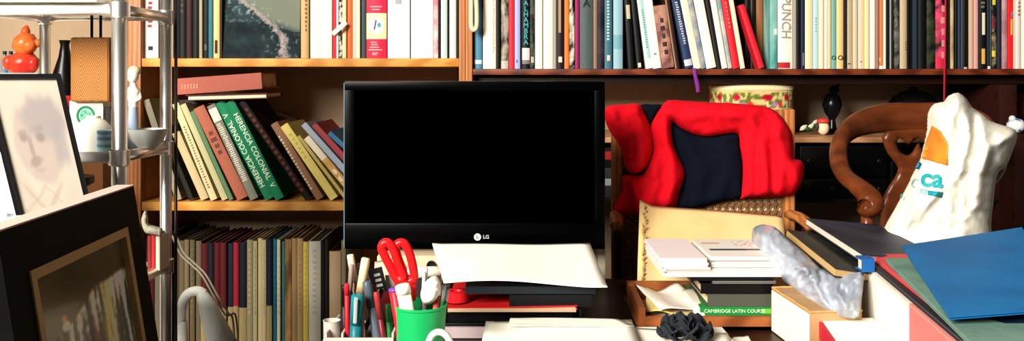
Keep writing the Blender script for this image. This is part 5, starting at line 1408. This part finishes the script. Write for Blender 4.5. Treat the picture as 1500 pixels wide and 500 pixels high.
def framed(label, TR, TL, BR, BL, border, depth, m_frame, slips, fn, nu, nv, name='picture_frame', rough=.3, coat=.6, cat='picture', top_m=None):
    TR, TL, BR, BL = map(Vector, (TR, TL, BR, BL))
    r = wthing(name, label, cat, (BL+BR)/2)
    U = (TR-TL); V = (TL-BL); w = U.length; h = V.length
    n = U.cross(V).normalized()
    if n.x < 0: n = -n
    def at(a, b, d): return BL+(BR-BL)*(a/w)*(1-b/h)+(TR-TL)*(a/w)*(b/h)+V*(b/h)+n*d
    def bar(nm, a0, a1, b0, b1, d0, d1, m):
        q = [at(a, b, d) for d in (d0, d1) for a, b in ((a0, b0), (a1, b0), (a1, b1), (a0, b1))]
        return mesh(nm, q, [(0, 1, 2, 3), (7, 6, 5, 4), (0, 1, 5, 4), (1, 2, 6, 5), (2, 3, 7, 6), (3, 0, 4, 7)], m, r)
    bar('frame_rail', 0, w, h-border, h, -depth, 0, m_frame); bar('frame_rail', 0, w, 0, border, -depth, 0, m_frame)
    bar('frame_stile', 0, border, border, h-border, -depth, 0, m_frame); bar('frame_stile', w-border, w, border, h-border, -depth, 0, m_frame)
    i = border
    for sw, sd, m in slips:
        bar('inner_slip', i, w-i, h-i-sw, h-i, -depth, sd, m); bar('inner_slip', i, w-i, i, i+sw, -depth, sd, m)
        bar('inner_slip', i, i+sw, i+sw, h-i-sw, -depth, sd, m); bar('inner_slip', w-i-sw, w-i, i+sw, h-i-sw, -depth, sd, m)
        i += sw
    bar('backing_board', border*.5, w-border*.5, border*.5, h-border*.5, -depth-.004, -depth, mat((70, 56, 40), .8))
    painted('picture', r, fn, nu, nv, lambda u, v: at(i+u*(w-2*i), i+v*(h-2*i), -.006), rough, coat)
    return r
# faded portrait photograph
def fport(u, v):
    n = noise.noise(Vector((u*9, v*12, 4))); n1 = noise.noise(Vector((u*3, v*3, 0)))
    c = mix((226, 212, 194), (212, 196, 182), n1+.5)
    d = math.hypot((u-.5)/.36, (v-.66)/.22)
    c = mix(c, (196, 178, 168), sm(1.1, .85, d+.08*n))
    hair = math.hypot((u-.66)/.36, (v-.79)/.14)
    c = mix(c, (166, 156, 156), sm(1.15, .6, hair+.2*n)*sm(.6, .75, v+.14*(u-.5)))
    c = mix(c, (160, 154, 158), .8*sm(.16, .05, abs(u-.84))*sm(.16, .06, abs(v-.66)))
    for ex in (.30, .56):
        c = mix(c, (140, 124, 120), .8*sm(.085, .03, math.hypot((u-ex), (v-.69)*2.4)+.02*n))
        c = mix(c, (150, 134, 130), .6*sm(.1, .04, math.hypot((u-ex), (v-.728-.08*(u-.45))*4)))
    c = mix(c, (150, 128, 122), .7*sm(.05, .015, abs(u-.38-.16*(.7-v)))*sm(.08, .03, abs(v-.645)))
    c = mix(c, (142, 122, 118), .7*sm(.15, .05, math.hypot((u-.42), (v-.565-.12*(u-.42))*4.0)+.03*n))
    c = mix(c, (170, 150, 144), .5*sm(.1, .05, math.hypot(u-.44, (v-.52)*6)))
    body = .43-.35*abs(u-.46)+.03*n
    c = mix(c, (216, 200, 180), .8*sm(body, body-.04, v))
    c = mix(c, (186, 168, 150), .6*sm(.02, .0, abs(v-body)))
    c = mix(c, (186, 164, 146), .6*sm(.03, .01, abs(v-.3-.5*abs(u-.42)))*sm(.4, .2, abs(u-.42)))
    c = mix(c, (140, 116, 104), .7*sm(.06, .02, math.hypot(u-.42, (v-.27)*1.5)))
    return mix(tuple(q*.8 for q in c), (172, 158, 146), .25)
framed('faded portrait photograph in thin black frame leaning on chrome rack', P(89, 108, 1.41), P(-28, 108, 1.365), P(158, 405, 1.335), P(46, 408, 1.29), .008, .012, mat((22, 22, 24), .35), [], fport, 80, 120, coat=.35)
pbx = wthing('box', 'dark plain box on side table hidden below the portrait frame', 'box', (-.7, 1.3, DZ))
box('carton', mat((40, 34, 30), .7), pbx, -.86, -.56, 1.235, 1.345, DZ+.001, Z(405, 1.335)-.002, bev=.003)
box('carton_lid', mat((46, 38, 32), .7), pbx, -.862, -.558, 1.233, 1.3445, Z(405, 1.335)-.03, Z(405, 1.335)-.0012, bev=.002)
# dark painting; its pale upright strokes paint the books reflected in the glass
def fpaint(u, v):
    n = noise.noise(Vector((u*4, v*3, 1))); n2 = noise.noise(Vector((u*22, v*2.2, 2))); n3 = noise.noise(Vector((u*30, v*18, 5)))
    c = mix((44, 40, 28), (62, 52, 36), .5+.6*n)
    top = .52+.22*sm(.25, .65, u)+.04*n
    if v < top:
        t = sm(top, top-.06, v)
        s = mix((52, 56, 50), (176, 172, 150), sm(-.2, .45, n2+.25*n3))
        s = mix(s, (150, 140, 70), .6*sm(.1, .0, abs(u-.72-.05*n)))
        s = mix(s, (110, 60, 60), .4*sm(.08, .0, abs(u-.55)))
        s = mix(s, (30, 34, 34), .7*sm(.05, .0, abs(u-.5)))
        if u < .24: s = mix(s, (40, 38, 30), .75)
        c = mix(c, s, t)
    c = mix(c, (190, 184, 160), .8*sm(.05, .02, math.hypot(u-.26, v-.54)))
    c = mix(c, (150, 90, 60), .7*sm(.035, .015, math.hypot(u-.25, v-.6)))
    return tuple(q*2.1 for q in c)
FBK = mat((20, 17, 15), .6, c2=(12, 10, 9), scale=20, spec=.05)
tD, bD = 1.20, 1.20
TRp = Vector((X(196, 1.20), 1.20, Z(273, 1.20))); TLp = Vector((X(-5, .845), .845, Z(273, 1.20)))
BRp = Vector((X(238, 1.20), 1.205, DZ+.001)); BLp = BRp+(TLp-TRp)
fp = framed('dark painting in broad black frame with gold slip in near corner', TRp, TLp, BRp, BLp, .047, .022, FBK, [(.0105, .002, mat((186, 150, 100), .5))], fpaint, 90, 90, rough=.25, coat=.25)
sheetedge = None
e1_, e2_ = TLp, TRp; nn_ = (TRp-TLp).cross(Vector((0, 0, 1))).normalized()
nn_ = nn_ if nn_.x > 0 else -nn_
mesh('lit_top_edge', [q_+nn_*d_+Vector((0, 0, z_)) for z_ in (.0003, .002) for q_, d_ in ((TLp, -.0225), (TRp, -.0225), (TRp, .0002), (TLp, .0002))], [(0, 1, 2, 3), (7, 6, 5, 4), (0, 1, 5, 4), (1, 2, 6, 5), (2, 3, 7, 6), (3, 0, 4, 7)], mat((206, 180, 168), .7), fp)  # pale strip: light on the frame's dusty top put into its colour
# pale cabinet beyond, figurine on it
cab = wthing('cabinet', 'white painted cabinet beyond the portrait under red figurine', 'cabinet', (-1.35, 2.2, 0))
CW = mat((236, 228, 212), .6); ctop = Z(107, 2.05)
box('cabinet_body', CW, cab, -1.60, -1.085, 2.06, 2.40, .05, ctop-.02, bev=.002)
box('cabinet_top', CW, cab, -1.62, -1.075, 2.05, 2.41, ctop-.0195, ctop, bev=.004)
for a, b in ((-1.595, -1.35), (-1.345, -1.09)):
    d = box('door', CW, cab, a, b, 2.046, 2.0595, .08, ctop-.03, bev=.003)
    kb = ball_vf(((b-.02 if a < -1.4 else a+.02), 2.036, .75), .011); kn = mesh('door_knob', kb[0], kb[1], CHROME, cab, smooth=True); kn.parent = d
box('plinth', CW, cab, -1.58, -1.10, 2.08, 2.38, .001, .0495)
fr_ = wthing('figurine', 'glazed orange and red potbellied figurine on white cabinet', 'figurine', P(38, 107, 2.12))
c = Vector((X(36, 2.12), 2.12, ctop)); kx = 2.12/F
GR = mat((200, 60, 34), .25, c2=(176, 36, 28), scale=18, lo=.4, hi=.6); GO = mat((206, 100, 40), .25, c2=(188, 70, 32), scale=22)
mesh('figurine_body', *ball_vf((c.x-.003, c.y, c.z+.022), (.036, .03, .0295), bump=.1), GR, fr_, smooth=True)
mesh('figurine_head', *ball_vf((c.x+.004, c.y-.004, c.z+.068), (.028, .026, .027), bump=.12), GO, fr_, smooth=True)
mesh('figurine_cheek', *ball_vf((c.x+.018, c.y-.012, c.z+.064), (.016, .016, .016)), GO, fr_, smooth=True)
mesh('figurine_topknot', *sweep_vf([(c.x+.002, c.y, c.z+.088), (c.x+.003, c.y, c.z+.102), (c.x+.005, c.y, c.z+.112)], [.011, .009, .003], 12), GO, fr_, smooth=True)
mesh('figurine_ear', *ball_vf((c.x+.034, c.y-.006, c.z+.07), (.009, .008, .010)), GO, fr_, smooth=True)
mesh('figurine_arm', *ball_vf((c.x-.03, c.y-.014, c.z+.024), (.013, .012, .018)), GR, fr_, smooth=True)
mesh('figurine_arm', *ball_vf((c.x+.027, c.y-.014, c.z+.022), (.013, .012, .016)), GR, fr_, smooth=True)
for i, (px_, lab, col) in enumerate(((7, 'slim blue-grey glass bottle beside red figurine', (90, 116, 130)), (16, 'short teal glass bottle nearest the red figurine', (70, 110, 122)))):
    b = wthing('bottle', lab, 'bottle', P(px_, 107, 2.15)); c = Vector((X(px_, 2.15), 2.15, ctop)); r_ = .0072
    lathe('bottle_body', mat(col, .15), b, [(0, 0), (r_, 0), (r_, .03), (r_*.5, .038), (r_*.5, .046), (0, .046)], c, 16)
    lathe('bottle_cap', mat((40, 50, 60), .3), b, [(r_*.62, .0445), (r_*.62, .052), (0, .0525)], c, 14)
dv = wthing('vase', 'black tapering vase behind the portrait beside rack post', 'vase', (X(95, 2.0), 2.0, 0))
sv = wthing('plant_stand', 'dark pedestal carrying the black vase behind portrait', 'stand', (X(95, 2.0), 2.0, 0))
c = Vector((X(95, 2.0), 2.0, 0))
lathe('pedestal', DARKWOOD, sv, [(.11, 0), (.11, .02), (.03, .05), (.022, .5), (.03, .93), (.06, .945), (.06, .96)], c, 24)
lathe('vase_body', mat((16, 14, 16), .3), dv, [(0, .961), (.026, .961), (.03, .97), (.030, 1.1), (.024, 1.19), (.013, 1.225), (.009, 1.25), (.012, 1.262), (.0, 1.262)], c, 24)
lathe('red_band', mat((176, 40, 32), .35), dv, [(.0301, 1.115), (.0312, 1.118), (.0300, 1.138), (.0290, 1.14)], c, 24)
# crumpled blue-white plastic between frames
cp, _ = soft('crumpled_plastic', [(-14, 330), (-8, 316), (6, 312), (20, 316), (32, 316), (46, 322), (42, 334), (40, 420), (46, 560), (44, 634), (-14, 634)], 1.0, .012, 8, mat((206, 216, 226), .4, c2=(150, 176, 196), scale=30), None, 4, namp=.008, nscale=.1, sharpn=.7, Tb=.010)
tag(cp, 'crumpled bluish white plastic bag behind top of dark painting', 'plastic')

# ---- white lamp low in front of the shelves
lm = wthing('lamp', 'white bent-neck lamp with cone shade low before the bookcase', 'lamp', (X(272, 1.86), 1.86, 0))
LW = mat((236, 234, 228), .4)
LDp = 1.86
lathe('lamp_base', LW, lm, [(0, .001), (.10, .001), (.10, .012), (.09, .02), (.015, .028)], (X(272, LDp), LDp, 0), 30)
arch = [(X(272, LDp), LDp, .02), (X(270, LDp), LDp, .3)]+[P(x, y, LDp) for x, y in ((268, 500), (265, 470), (267, 446), (276, 431), (290, 427), (300, 432))]
tube('lamp_neck', LW, lm, curve(arch, 5), .0105, 12)
a, b = P(296, 430, LDp), P(332, 520, LDp-.03)
sv_, sf_ = sweep_vf([a, a.lerp(b, .12), a.lerp(b, .2), b, b.lerp(a, .03), a.lerp(b, .22)], [.011, .016, .018, .031, .029, .015], 28, cap=False)
mesh('lamp_shade', sv_, sf_, LW, lm, smooth=True)
for k_, off in enumerate((0, 5)):
    q = [P(x+off, y-off*.4, LDp+.07) for x, y in ((252, 345), (264, 372), (280, 388), (296, 404), (312, 432), (330, 462), (342, 476))]
    wr = wthing('wire', 'pale grey wire arcing in front of dark red volumes' if k_ == 0 else 'second pale wire looping beside the first lamp wire', 'wire', q[3])
    q.append(Vector((q[-1].x+.03, LDp, .45))); q.append(Vector((q[-1].x+.02, LDp, .004)))
    tube('wire_strand', mat((150, 142, 124), .5), wr, curve(q, 6), .0022, 8)

# ================================================================== CAMERA, LIGHT
cam = bpy.data.cameras.new('camera'); co = bpy.data.objects.new('camera', cam); C.objects.link(co)
co.location = (0, 0, CZ); co.rotation_euler = (math.pi/2, 0, 0)
cam.sensor_width = 36; cam.lens = F/1500*36; cam.shift_y = -(250-HY)/1500; cam.clip_start = .05
bpy.context.scene.camera = co
def area(name, loc, tgt, sx, sy, power, col):
    l = bpy.data.lights.new(name, 'AREA'); l.shape = 'RECTANGLE'; l.size = sx; l.size_y = sy; l.energy = power; l.color = col
    o = bpy.data.objects.new(name, l); C.objects.link(o); o.location = loc
    o.rotation_euler = (Vector(tgt)-Vector(loc)).to_track_quat('-Z', 'Y').to_euler()
    return o
area('window_daylight', (-1.95, -1.5, 2.55), (.3, 1.9, .9), 1.5, 1.5, 460, (1.0, .95, .85))
w = bpy.data.worlds.new('room_light'); bpy.context.scene.world = w; w.use_nodes = True
bg = w.node_tree.nodes['Background']; bg.inputs['Color'].default_value = (1.0, .93, .82, 1); bg.inputs['Strength'].default_value = .07
vs_ = bpy.context.scene.view_settings
vs_.view_transform = 'Standard'; vs_.look = 'None'; vs_.exposure = 0.0; vs_.gamma = 1.0; vs_.use_curve_mapping = False
for o in bpy.data.objects:
    if '_world' in o: del o['_world']
